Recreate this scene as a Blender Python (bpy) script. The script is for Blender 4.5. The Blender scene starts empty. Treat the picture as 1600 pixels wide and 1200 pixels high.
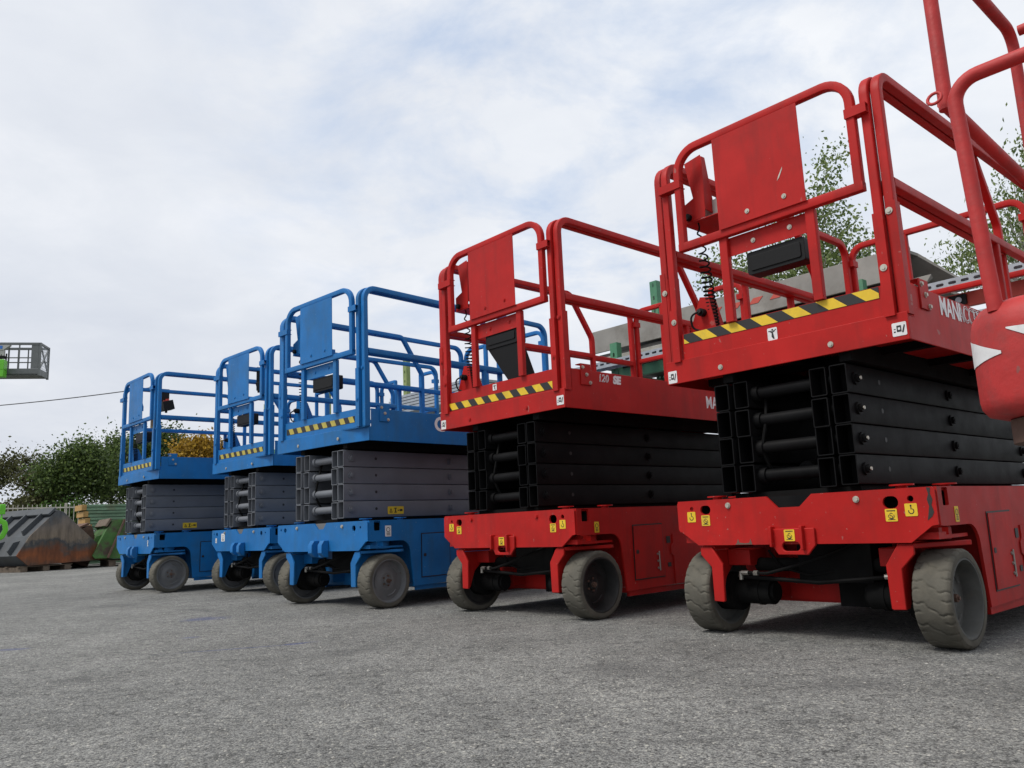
import bpy, bmesh, math, random
import numpy as np
from mathutils import Vector, Matrix
from mathutils.geometry import delaunay_2d_cdt, tessellate_polygon
random.seed(7); rng = np.random.default_rng(11)
R = math.radians
scene = bpy.context.scene
COL = scene.collection

# ------------------------------------------------------------------ camera
CAM_H, FPX, PITCH, ROLL = 0.5237, 1260.5, R(9.90), R(-2.521)
_R0 = Vector((1, 0, 0)); _F = Vector((0, math.cos(PITCH), math.sin(PITCH))); _U0 = Vector((0, -math.sin(PITCH), math.cos(PITCH)))
_c, _s = math.cos(ROLL), math.sin(ROLL)
_Rt = _c * _R0 + _s * _U0; _Up = -_s * _R0 + _c * _U0
cam = bpy.data.cameras.new('camera'); camo = bpy.data.objects.new('camera', cam); COL.objects.link(camo)
cam.sensor_width = 36.0; cam.lens = FPX / 1600 * 36.0; cam.clip_start = 0.05; cam.clip_end = 3000
camo.matrix_world = Matrix(((_Rt.x, _Up.x, -_F.x, 0), (_Rt.y, _Up.y, -_F.y, 0), (_Rt.z, _Up.z, -_F.z, CAM_H), (0, 0, 0, 1)))
scene.camera = camo

# ------------------------------------------------------------------ world, sun, exposure
SUN_EL, SUN_AZ = R(56), R(-112)          # azimuth measured from +Y towards +X
scene.view_settings.view_transform = 'Standard'; scene.view_settings.look = 'None'
scene.view_settings.exposure = 0.45; scene.view_settings.gamma = 1.0
world = bpy.data.worlds.new('World'); scene.world = world; world.use_nodes = True
wt = world.node_tree; wt.nodes.clear()
def wn(t, **k):
    n = wt.nodes.new(t)
    for a, b in k.items(): setattr(n, a, b)
    return n
def mathn(tree, op, a, b=None, c=None, clamp=False):
    n = tree.nodes.new('ShaderNodeMath'); n.operation = op; n.use_clamp = clamp
    for i, v in enumerate((a, b, c)):
        if v is None: continue
        if isinstance(v, (int, float)): n.inputs[i].default_value = v
        else: tree.links.new(v, n.inputs[i])
    return n.outputs[0]
sky = wn('ShaderNodeTexSky', sky_type='NISHITA', sun_disc=False)
sky.sun_elevation = SUN_EL; sky.sun_rotation = SUN_AZ; sky.air_density = 1.0; sky.dust_density = 2.0; sky.ozone_density = 1.0
tc = wn('ShaderNodeTexCoord'); sep = wn('ShaderNodeSeparateXYZ'); wt.links.new(tc.outputs['Generated'], sep.inputs[0])
zz = mathn(wt, 'ADD', mathn(wt, 'MAXIMUM', sep.outputs[2], 0.0), 0.22)
cx_ = mathn(wt, 'DIVIDE', sep.outputs[0], zz); cy_ = mathn(wt, 'DIVIDE', sep.outputs[1], zz)
comb = wn('ShaderNodeCombineXYZ'); wt.links.new(cx_, comb.inputs[0]); wt.links.new(cy_, comb.inputs[1])
def wnoise(scale, detail, rough, dist=0.0, off=(0, 0, 0)):
    mp = wn('ShaderNodeMapping'); mp.inputs['Location'].default_value = off; wt.links.new(comb.outputs[0], mp.inputs[0])
    n = wn('ShaderNodeTexNoise'); n.inputs['Scale'].default_value = scale; n.inputs['Detail'].default_value = detail
    n.inputs['Roughness'].default_value = rough; n.inputs['Distortion'].default_value = dist
    wt.links.new(mp.outputs[0], n.inputs['Vector']); return n.outputs[0]
def ramp(tree, v, stops):
    r = tree.nodes.new('ShaderNodeValToRGB'); el = r.color_ramp.elements
    while len(el) < len(stops): el.new(0.5)
    for e, (p, c) in zip(el, stops):
        e.position = p; e.color = c if len(c) == 4 else (*c, 1)
    tree.links.new(v, r.inputs[0]); return r.outputs[0]
def mixc(tree, f, a, b, mode='MIX'):
    n = tree.nodes.new('ShaderNodeMix'); n.data_type = 'RGBA'; n.blend_type = mode
    for i, v in ((0, f), (6, a), (7, b)):
        if isinstance(v, (int, float)): n.inputs[i].default_value = v
        elif isinstance(v, tuple): n.inputs[i].default_value = v if len(v) == 4 else (*v, 1)
        else: tree.links.new(v, n.inputs[i])
    return n.outputs[2]
# a thinner patch of the cloud deck, high ahead of the yard and slightly right
def wdot(d):
    v = Vector(d).normalized(); n = wn('ShaderNodeVectorMath', operation='DOT_PRODUCT')
    wt.links.new(tc.outputs['Generated'], n.inputs[0]); n.inputs[1].default_value = v; return n.outputs['Value']
def px_dir(x, y): return _F + _Rt * ((x - 800) / FPX) - _Up * ((y - 600) / FPX)
gap = ramp(wt, wdot(px_dir(850, 130)), [(0.90, (0, 0, 0)), (0.995, (1, 1, 1))])
gap2 = ramp(wt, wdot(px_dir(1120, 60)), [(0.955, (0, 0, 0)), (0.998, (1, 1, 1))])
gap3 = ramp(wt, wdot(px_dir(960, 320)), [(0.965, (0, 0, 0)), (0.998, (0.9, 0.9, 0.9))])
gapm = mathn(wt, 'MAXIMUM', mathn(wt, 'MAXIMUM', gap, gap2), gap3)
nb = wnoise(3.1, 9, 0.6, 0.3, (3.1, 1.7, 0))
holes = mathn(wt, 'MULTIPLY', ramp(wt, nb, [(0.44, (0, 0, 0)), (0.64, (1, 1, 1))]), gapm)
holes = mathn(wt, 'MULTIPLY', holes, 0.72)
n1 = wnoise(1.1, 7, 0.55, 0.2, (0.4, 5.2, 0)); n2 = wnoise(3.4, 8, 0.6, 0.4, (7.4, 2.2, 0))
nmix = mathn(wt, 'ADD', mathn(wt, 'MULTIPLY', n1, 0.6), mathn(wt, 'MULTIPLY', n2, 0.4))
cloud = ramp(wt, nmix, [(0.32, (5.3, 5.5, 5.85)), (0.46, (5.75, 5.9, 6.15)), (0.56, (6.2, 6.3, 6.45)), (0.66, (6.8, 6.8, 6.85))])
# the deck is thinner and brighter to the right, where the sun stands behind it
side = ramp(wt, wdot(px_dir(1500, 200)), [(0.55, (0.98, 0.985, 0.995)), (0.82, (1.02, 1.02, 1.02)), (0.98, (1.10, 1.095, 1.08))])
cloud = mixc(wt, 1.0, cloud, side, 'MULTIPLY')
low = ramp(wt, sep.outputs[2], [(0.0, (0.93, 0.93, 0.935)), (0.30, (1, 1, 1))])
cloud = mixc(wt, 1.0, cloud, low, 'MULTIPLY'); cloud = mixc(wt, 1.0, cloud, (0.965, 0.985, 1.025), 'MULTIPLY')
blue = mixc(wt, 0.72, sky.outputs[0], (4.1, 5.15, 6.9))
skyc = mixc(wt, holes, cloud, blue)
bg = wn('ShaderNodeBackground'); bg.inputs[1].default_value = 0.1; wt.links.new(skyc, bg.inputs[0])
wo = wn('ShaderNodeOutputWorld'); wt.links.new(bg.outputs[0], wo.inputs[0])
sun = bpy.data.lights.new('sun', 'SUN'); sun.energy = 1.9; sun.angle = R(22); sun.color = (1.0, 0.96, 0.9)
suno = bpy.data.objects.new('sun', sun); COL.objects.link(suno)
_sd = Vector((math.sin(SUN_AZ) * math.cos(SUN_EL), math.cos(SUN_AZ) * math.cos(SUN_EL), math.sin(SUN_EL)))
suno.rotation_euler = _sd.to_track_quat('Z', 'Y').to_euler(); suno.location = (0, 0, 30)

# ------------------------------------------------------------------ materials
def mat(name, color, rough=0.5, metal=0.0, var=0.0, vscale=6.0, bump=0.0, bscale=60.0, dirt=None, dirt_amt=0.0, dscale=3.0, scratch=None, spec=0.5, rust=None, wear=False):
    m = bpy.data.materials.new(name); m.use_nodes = True; t = m.node_tree; b = t.nodes['Principled BSDF']
    b.inputs['Roughness'].default_value = rough; b.inputs['Metallic'].default_value = metal; b.inputs['Specular IOR Level'].default_value = spec
    tcn = t.nodes.new('ShaderNodeTexCoord'); oi = t.nodes.new('ShaderNodeObjectInfo')
    ad = t.nodes.new('ShaderNodeVectorMath'); ad.operation = 'ADD'
    sc = t.nodes.new('ShaderNodeVectorMath'); sc.operation = 'SCALE'; sc.inputs[0].default_value = (13, 7, 5)
    t.links.new(oi.outputs['Random'], sc.inputs['Scale']); t.links.new(tcn.outputs['Object'], ad.inputs[0]); t.links.new(sc.outputs[0], ad.inputs[1])
    P = ad.outputs[0]
    def noise(s, d=6, r=0.6, st=None):
        n = t.nodes.new('ShaderNodeTexNoise'); n.inputs['Scale'].default_value = s; n.inputs['Detail'].default_value = d; n.inputs['Roughness'].default_value = r
        v = P
        if st:
            mp = t.nodes.new('ShaderNodeMapping'); mp.inputs['Scale'].default_value = st; t.links.new(P, mp.inputs[0]); v = mp.outputs[0]
        t.links.new(v, n.inputs['Vector']); return n.outputs[0]
    c = (*color, 1)
    out = None
    if var > 0:
        lo = tuple(x * (1 - var) for x in color); hi = tuple(min(1, x * (1 + var) + 0.02 * var) for x in color)
        out = ramp(t, noise(vscale), [(0.3, lo), (0.7, hi)])
    cur = out if out is not None else c
    if dirt:
        f = ramp(t, noise(dscale, 9, 0.68), [(0.5, (0, 0, 0)), (0.75, (dirt_amt,) * 3)])
        cur = mixc(t, f, cur, dirt)
    if wear:       # rain streaks of grime and small stone chips
        f = ramp(t, noise(9, 6, 0.6, (1.6, 1.6, 0.18)), [(0.50, (0, 0, 0)), (0.72, (0.38, 0.38, 0.38))])
        cur = mixc(t, f, cur, dirt)
        f = ramp(t, noise(75, 2, 0.5), [(0.735, (0, 0, 0)), (0.75, (0.8, 0.8, 0.8))])
        cur = mixc(t, f, cur, scratch)
    if scratch:
        f = ramp(t, noise(26, 3, 0.5, (1.0, 0.25, 0.6)), [(0.715, (0, 0, 0)), (0.735, (1, 1, 1))])
        f2 = ramp(t, noise(2.2, 2, 0.5), [(0.45, (0, 0, 0)), (0.6, (0.7, 0.7, 0.7))])
        cur = mixc(t, mathn(t, 'MULTIPLY', f, f2), cur, scratch)
    if rust:
        f = ramp(t, noise(13, 9, 0.75), [(0.715, (0, 0, 0)), (0.735, (1, 1, 1))]) if wear else ramp(t, noise(9, 8, 0.7), [(0.66, (0, 0, 0)), (0.72, (1, 1, 1))])
        cur = mixc(t, f, cur, rust)
    if isinstance(cur, tuple): b.inputs['Base Color'].default_value = cur
    else: t.links.new(cur, b.inputs['Base Color'])
    if var > 0:
        rr = t.nodes.new('ShaderNodeMapRange'); rr.inputs['To Min'].default_value = max(0.05, rough - 0.12); rr.inputs['To Max'].default_value = min(1, rough + 0.15)
        t.links.new(noise(vscale * 1.7), rr.inputs['Value']); t.links.new(rr.outputs[0], b.inputs['Roughness'])
    if bump > 0:
        bn = t.nodes.new('ShaderNodeBump'); bn.inputs['Strength'].default_value = bump; bn.inputs['Distance'].default_value = 0.004
        t.links.new(noise(bscale, 4, 0.6), bn.inputs['Height']); t.links.new(bn.outputs[0], b.inputs['Normal'])
    return m
M = {}
M['red'] = mat('red_paint', (0.42, 0.0115, 0.0095), 0.48, var=0.14, vscale=4, bump=0.08, bscale=35, dirt=(0.16, 0.018, 0.015), dirt_amt=0.5, scratch=(0.34, 0.15, 0.13), spec=0.2, rust=(0.10, 0.035, 0.02), wear=True)
M['blue'] = mat('blue_paint', (0.009, 0.145, 0.41), 0.46, var=0.14, vscale=4, bump=0.08, bscale=35, dirt=(0.035, 0.11, 0.20), dirt_amt=0.55, scratch=(0.16, 0.27, 0.38), spec=0.25, rust=(0.05, 0.05, 0.05), wear=True)
M['boomred'] = mat('faded_red_paint', (0.42, 0.020, 0.018), 0.6, var=0.16, vscale=9, bump=0.5, bscale=26, dirt=(0.10, 0.05, 0.045), dirt_amt=0.6, dscale=7, scratch=(0.2, 0.08, 0.07))
M['black'] = mat('black_paint', (0.005, 0.005, 0.0055), 0.5, var=0.2, vscale=5, bump=0.06, dirt=(0.016, 0.014, 0.012), dirt_amt=0.3, spec=0.08)
M['grey'] = mat('grey_paint', (0.132, 0.142, 0.160), 0.5, var=0.12, vscale=5, bump=0.06, dirt=(0.15, 0.15, 0.155), dirt_amt=0.35)
M['dark'] = mat('dark_steel', (0.006, 0.006, 0.006), 0.8, var=0.2, spec=0.08)
M['darkred'] = mat('shaded_primer_red', (0.22, 0.02, 0.02), 0.6, var=0.2)
M['plastic'] = mat('black_plastic', (0.005, 0.005, 0.0055), 0.55, bump=0.1, bscale=90, spec=0.25)
M['rubber'] = mat('worn_grey_rubber', (0.102, 0.096, 0.079), 0.9, var=0.22, vscale=9, bump=0.4, bscale=55, dirt=(0.18, 0.162, 0.125), dirt_amt=0.6, dscale=5, spec=0.2)
M['rimgrey'] = mat('grey_rim_paint', (0.135, 0.14, 0.145), 0.6, var=0.15, vscale=8, dirt=(0.16, 0.13, 0.10), dirt_amt=0.5, dscale=6, rust=(0.10, 0.05, 0.03))
M['rimdeep'] = mat('dull_grey_rim_paint', (0.105, 0.108, 0.102), 0.7, var=0.25, vscale=9, dirt=(0.10, 0.085, 0.06), dirt_amt=0.7, dscale=7, rust=(0.09, 0.04, 0.025), spec=0.25)
M['rimblack'] = mat('black_rim_paint', (0.018, 0.018, 0.018), 0.6, var=0.2, dirt=(0.08, 0.07, 0.06), dirt_amt=0.5)
M['zinc'] = mat('zinc_bolt', (0.50, 0.47, 0.40), 0.4, 0.6, var=0.2, vscale=40)
M['lettering'] = mat('white_lettering', (0.80, 0.80, 0.80), 0.5, var=0.04)
M['white'] = mat('white_sticker', (0.72, 0.72, 0.72), 0.5, var=0.06, vscale=20, dirt=(0.4, 0.38, 0.36), dirt_amt=0.4, dscale=25)
M['yellow'] = mat('yellow_sticker', (0.74, 0.50, 0.02), 0.5, var=0.08, vscale=20, dirt=(0.35, 0.25, 0.06), dirt_amt=0.5, dscale=18)
M['ink'] = mat('black_print', (0.015, 0.015, 0.015), 0.5)
M['grime'] = mat('black_grease_and_gap_shade', (0.02, 0.018, 0.016), 0.55, var=0.3)  # also blackens the box that darkens the gap under the rack slab
M['hose'] = mat('black_hose', (0.005, 0.005, 0.005), 0.6, bump=0.2, bscale=200, spec=0.12)
M['fadedyellow'] = mat('faded_yellow_film', (0.46, 0.38, 0.07), 0.6, var=0.15, vscale=20)
M['brass'] = mat('steel_fitting', (0.32, 0.31, 0.28), 0.4, 0.7)
M['redbutton'] = mat('red_button', (0.6, 0.05, 0.03), 0.4)
M['green'] = mat('rack_green_paint', (0.055, 0.20, 0.105), 0.55, var=0.2, dirt=(0.16, 0.15, 0.10), dirt_amt=0.5)
M['ygreen'] = mat('faded_green_paint', (0.20, 0.27, 0.09), 0.6, var=0.2, dirt=(0.3, 0.28, 0.12), dirt_amt=0.5)
M['steelsheet'] = mat('weathered_grey_sheet', (0.215, 0.206, 0.185), 0.7, var=0.22, vscale=2.4, bump=0.25, bscale=12, dirt=(0.11, 0.095, 0.075), dirt_amt=0.9, dscale=2.5, rust=(0.15, 0.125, 0.10))
M['paleslab'] = mat('pale_weathered_slab', (0.31, 0.30, 0.265), 0.8, var=0.2, vscale=5, dirt=(0.14, 0.12, 0.09), dirt_amt=0.8, dscale=4)
M['galv'] = mat('galvanised_steel', (0.36, 0.39, 0.42), 0.45, 0.35, var=0.15, vscale=14)
M['sign_red'] = mat('red_stripe', (0.42, 0.05, 0.03), 0.55, var=0.1)
M['lime'] = mat('lime_green_paint', (0.12, 0.48, 0.02), 0.4, var=0.12)
M['cage'] = mat('grey_cage_steel', (0.13, 0.14, 0.137), 0.5, 0.3, var=0.15)
M['panelgreen'] = mat('green_shutter_panel', (0.16, 0.27, 0.17), 0.75, var=0.3, vscale=2.5, dirt=(0.19, 0.13, 0.07), dirt_amt=0.8, dscale=2.2)
M['orange'] = mat('orange_end_wood', (0.40, 0.24, 0.08), 0.7, var=0.2)
M['wood'] = mat('old_pallet_wood', (0.12, 0.09, 0.065), 0.85, var=0.35, vscale=10, bump=0.3)
M['fence'] = mat('cream_fence_paint', (0.50, 0.47, 0.40), 0.6, var=0.1)
M['wallgrey'] = mat('pale_wall_render', (0.45, 0.44, 0.41), 0.85, var=0.12, bump=0.2)
M['bark'] = mat('bark', (0.075, 0.06, 0.045), 0.9, var=0.3, vscale=12, bump=0.5)
M['birchbark'] = mat('birch_bark', (0.45, 0.43, 0.40), 0.8, var=0.4, vscale=9, bump=0.3)
M['rustbrown'] = mat('rusted_brown_steel', (0.11, 0.06, 0.042), 0.85, var=0.35, vscale=4, bump=0.3, bscale=25, dirt=(0.15, 0.12, 0.10), dirt_amt=0.7)
M['bucketback'] = mat('slate_blue_paint', (0.050, 0.058, 0.066), 0.7, var=0.2, vscale=2.5, bump=0.1, dirt=(0.05, 0.05, 0.045), dirt_amt=0.7, dscale=1.5)
M['bucketgreen'] = mat('chipped_green_paint', (0.045, 0.13, 0.024), 0.7, var=0.35, vscale=2.5, dirt=(0.06, 0.042, 0.028), dirt_amt=2.2, dscale=2.2)
M['ctrl_grey'] = mat('grey_control_housing', (0.42, 0.42, 0.39), 0.5, var=0.08)
M['screen_blue'] = mat('blue_label', (0.03, 0.16, 0.50), 0.4)
M['cablegrey'] = mat('dark_cable', (0.03, 0.03, 0.035), 0.6)

def bucket_side_material():
    m = bpy.data.materials.new('rusted_bucket_side'); m.use_nodes = True; t = m.node_tree; b = t.nodes['Principled BSDF']
    b.inputs['Roughness'].default_value = 0.8
    tcn = t.nodes.new('ShaderNodeTexCoord'); s = t.nodes.new('ShaderNodeSeparateXYZ'); t.links.new(tcn.outputs['Object'], s.inputs[0])
    def noise(sc, d, r, st=(1, 1, 1)):
        mp = t.nodes.new('ShaderNodeMapping'); mp.inputs['Scale'].default_value = st; t.links.new(tcn.outputs['Object'], mp.inputs[0])
        n = t.nodes.new('ShaderNodeTexNoise'); n.inputs['Scale'].default_value = sc; n.inputs['Detail'].default_value = d; n.inputs['Roughness'].default_value = r
        t.links.new(mp.outputs[0], n.inputs['Vector']); return n.outputs[0]
    h = mathn(t, 'ADD', s.outputs[2], mathn(t, 'MULTIPLY', mathn(t, 'SUBTRACT', noise(1.6, 8, 0.65), 0.5), 0.9))
    base = ramp(t, mathn(t, 'DIVIDE', h, 1.22), [(0.0, (0.10, 0.05, 0.03)), (0.13, (0.20, 0.060, 0.018)), (0.25, (0.15, 0.048, 0.018)), (0.33, (0.075, 0.055, 0.045)), (0.38, (0.045, 0.05, 0.055)), (0.45, (0.17, 0.135, 0.10)), (0.66, (0.15, 0.125, 0.105)), (0.76, (0.075, 0.08, 0.085))])
    streak = ramp(t, noise(3.0, 7, 0.7, (3, 3, 0.6)), [(0.35, (0.6, 0.6, 0.6)), (0.65, (1.25, 1.25, 1.25))])
    t.links.new(mixc(t, 1.0, base, streak, 'MULTIPLY'), b.inputs['Base Color'])
    bn = t.nodes.new('ShaderNodeBump'); bn.inputs['Strength'].default_value = 0.3; bn.inputs['Distance'].default_value = 0.02
    t.links.new(noise(18, 5, 0.6), bn.inputs['Height']); t.links.new(bn.outputs[0], b.inputs['Normal'])
    return m
M['bucketside'] = bucket_side_material()

def leaf_material(name, stops, transl=0.3):
    m = bpy.data.materials.new(name); m.use_nodes = True; t = m.node_tree; b = t.nodes['Principled BSDF']
    g = t.nodes.new('ShaderNodeNewGeometry'); col = ramp(t, g.outputs['Random Per Island'], stops)
    t.links.new(col, b.inputs['Base Color']); b.inputs['Roughness'].default_value = 0.55; b.inputs['Specular IOR Level'].default_value = 0.3
    tr = t.nodes.new('ShaderNodeBsdfTranslucent'); t.links.new(col, tr.inputs[0])
    mx = t.nodes.new('ShaderNodeMixShader'); mx.inputs[0].default_value = transl
    t.links.new(b.outputs[0], mx.inputs[1]); t.links.new(tr.outputs[0], mx.inputs[2]); t.links.new(mx.outputs[0], t.nodes['Material Output'].inputs[0])
    return m
M['leaf_dark'] = leaf_material('dark_green_leaves', [(0.0, (0.03, 0.05, 0.016)), (0.5, (0.08, 0.13, 0.034)), (1.0, (0.18, 0.25, 0.065))])
M['leaf_mid'] = leaf_material('mid_green_leaves', [(0.0, (0.03, 0.05, 0.015)), (0.5, (0.07, 0.115, 0.028)), (1.0, (0.13, 0.18, 0.05))])
M['leaf_brown'] = leaf_material('olive_leaves', [(0.0, (0.05, 0.045, 0.018)), (0.5, (0.08, 0.09, 0.03)), (1.0, (0.13, 0.13, 0.05))])
M['leaf_birch'] = leaf_material('birch_leaves', [(0.0, (0.06, 0.095, 0.03)), (0.5, (0.15, 0.21, 0.065)), (1.0, (0.30, 0.36, 0.14))], 0.5)
M['leaf_yellow'] = leaf_material('golden_leaves', [(0.0, (0.13, 0.08, 0.012)), (0.5, (0.34, 0.20, 0.02)), (1.0, (0.50, 0.32, 0.04))])
M['leaf_hedge'] = leaf_material('hedge_leaves', [(0.0, (0.03, 0.07, 0.012)), (0.5, (0.07, 0.14, 0.025)), (1.0, (0.12, 0.22, 0.04))])

def ground_material():
    m = bpy.data.materials.new('worn_asphalt'); m.use_nodes = True; t = m.node_tree; b = t.nodes['Principled BSDF']
    b.inputs['Roughness'].default_value = 0.9; b.inputs['Specular IOR Level'].default_value = 0.25
    tcn = t.nodes.new('ShaderNodeTexCoord'); P = tcn.outputs['Object']
    def noise(sc, d, r=0.6, st=None, dist=0):
        v = P
        if st:
            mp = t.nodes.new('ShaderNodeMapping'); mp.inputs['Scale'].default_value = st; mp.inputs['Rotation'].default_value = (0, 0, R(35)); t.links.new(P, mp.inputs[0]); v = mp.outputs[0]
        n = t.nodes.new('ShaderNodeTexNoise'); n.inputs['Scale'].default_value = sc; n.inputs['Detail'].default_value = d; n.inputs['Roughness'].default_value = r; n.inputs['Distortion'].default_value = dist
        t.links.new(v, n.inputs['Vector']); return n.outputs[0]
    def voro(sc, feat='F1'):
        n = t.nodes.new('ShaderNodeTexVoronoi'); n.feature = feat; n.inputs['Scale'].default_value = sc; n.inputs['Randomness'].default_value = 1
        t.links.new(P, n.inputs['Vector']); return n
    big = ramp(t, noise(0.55, 7, 0.62), [(0.3, (0.172, 0.174, 0.170)), (0.5, (0.214, 0.215, 0.209)), (0.72, (0.260, 0.260, 0.250))])
    patch = ramp(t, noise(2.3, 8, 0.7), [(0.34, (0.80, 0.80, 0.80)), (0.6, (1.06, 1.06, 1.06))])
    c = mixc(t, 1.0, big, patch, 'MULTIPLY')
    v1 = voro(260); v2 = voro(120)
    stone = ramp(t, v1.outputs['Color'], [(0.15, (0.48, 0.48, 0.48)), (0.5, (1.0, 1.0, 1.0)), (0.9, (1.55, 1.53, 1.46))])
    c = mixc(t, 1.0, c, stone, 'MULTIPLY')
    stone2 = ramp(t, v2.outputs['Color'], [(0.10, (0.55, 0.55, 0.55)), (0.3, (0.95, 0.95, 0.95)), (0.8, (1.05, 1.05, 1.05)), (0.93, (1.7, 1.66, 1.55))])
    c = mixc(t, 1.0, c, stone2, 'MULTIPLY')
    pit = ramp(t, noise(70, 6, 0.85), [(0.36, (0.16, 0.16, 0.16)), (0.48, (1.0, 1.0, 1.0)), (0.7, (1.2, 1.2, 1.18))])
    c = mixc(t, 1.0, c, pit, 'MULTIPLY')
    grit = ramp(t, noise(15, 9, 0.85), [(0.37, (0.42, 0.42, 0.42)), (0.49, (1.0, 1.0, 1.0)), (0.72, (1.2, 1.2, 1.17))])
    c = mixc(t, 1.0, c, grit, 'MULTIPLY')
    crack = ramp(t, mathn(t, 'ABSOLUTE', mathn(t, 'SUBTRACT', noise(1.8, 9, 0.72, None, 0.3), 0.5)), [(0.0, (0.45, 0.45, 0.45)), (0.006, (1, 1, 1))])
    c = mixc(t, mathn(t, 'MULTIPLY', ramp(t, noise(0.9, 3, 0.5), [(0.5, (0, 0, 0)), (0.6, (1, 1, 1))]), 0.8), c, mixc(t, 1.0, c, crack, 'MULTIPLY'))
    # dark seams and worn streaks
    seam = ramp(t, noise(1.5, 8, 0.6, (0.35, 4.0, 1), 0.6), [(0.62, (0, 0, 0)), (0.70, (0.45, 0.45, 0.45))])
    c = mixc(t, seam, c, (0.10, 0.10, 0.098))
    spots = ramp(t, noise(5.5, 6, 0.65), [(0.66, (0, 0, 0)), (0.74, (0.5, 0.5, 0.5))])
    c = mixc(t, spots, c, (0.11, 0.108, 0.10))
    # spilled blue marking paint: four smears on the yard
    def smear(x, y, rx, ry, ang):
        mp = t.nodes.new('ShaderNodeMapping'); mp.vector_type = 'TEXTURE'; mp.inputs['Location'].default_value = (x, y, 0); mp.inputs['Rotation'].default_value = (0, 0, ang); mp.inputs['Scale'].default_value = (rx, ry, 1)
        t.links.new(P, mp.inputs[0]); ln = t.nodes.new('ShaderNodeVectorMath'); ln.operation = 'LENGTH'; t.links.new(mp.outputs[0], ln.inputs[0])
        v = mathn(t, 'ADD', ln.outputs['Value'], mathn(t, 'MULTIPLY', mathn(t, 'SUBTRACT', noise(9, 6, 0.7), 0.5), 1.6))
        return ramp(t, v, [(0.35, (0.75, 0.75, 0.75)), (0.85, (0, 0, 0))])
    for a in ((-2.1, 5.5, 0.22, 0.16, 0.2), (-1.79, 4.52, 0.07, 0.045, 0.3), (-1.09, 4.09, 0.11, 0.04, 0.5), (-2.67, 4.34, 0.16, 0.06, 0.1), (-1.35, 4.0, 0.45, 0.02, 0.25)):
        c = mixc(t, mathn(t, 'MULTIPLY', smear(*a), 0.6), c, (0.045, 0.06, 0.19))
    # old oil drips and a patched joint
    for a in ((-3.4, 7.0, 0.35, 0.28, 0.4), (-0.75, 3.75, 0.22, 0.16, 0.7), (-1.75, 3.3, 0.16, 0.10, 0.1), (0.35, 3.0, 0.30, 0.22, -0.5), (-2.4, 6.2, 0.5, 0.10, -0.7), (1.0, 2.6, 0.2, 0.14, 0.2), (-4.8, 8.6, 2.2, 0.05, 0.15)):
        c = mixc(t, mathn(t, 'MULTIPLY', smear(*a), 0.5), c, (0.075, 0.075, 0.075))
    t.links.new(c, b.inputs['Base Color'])
    h = mathn(t, 'ADD', mathn(t, 'MULTIPLY', v1.outputs['Distance'], -0.5), mathn(t, 'ADD', mathn(t, 'MULTIPLY', v2.outputs['Distance'], -0.7), noise(70, 4, 0.7)))
    bn = t.nodes.new('ShaderNodeBump'); bn.inputs['Strength'].default_value = 0.7; bn.inputs['Distance'].default_value = 0.006
    t.links.new(h, bn.inputs['Height']); t.links.new(bn.outputs[0], b.inputs['Normal'])
    return m
M['ground'] = ground_material()

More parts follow.
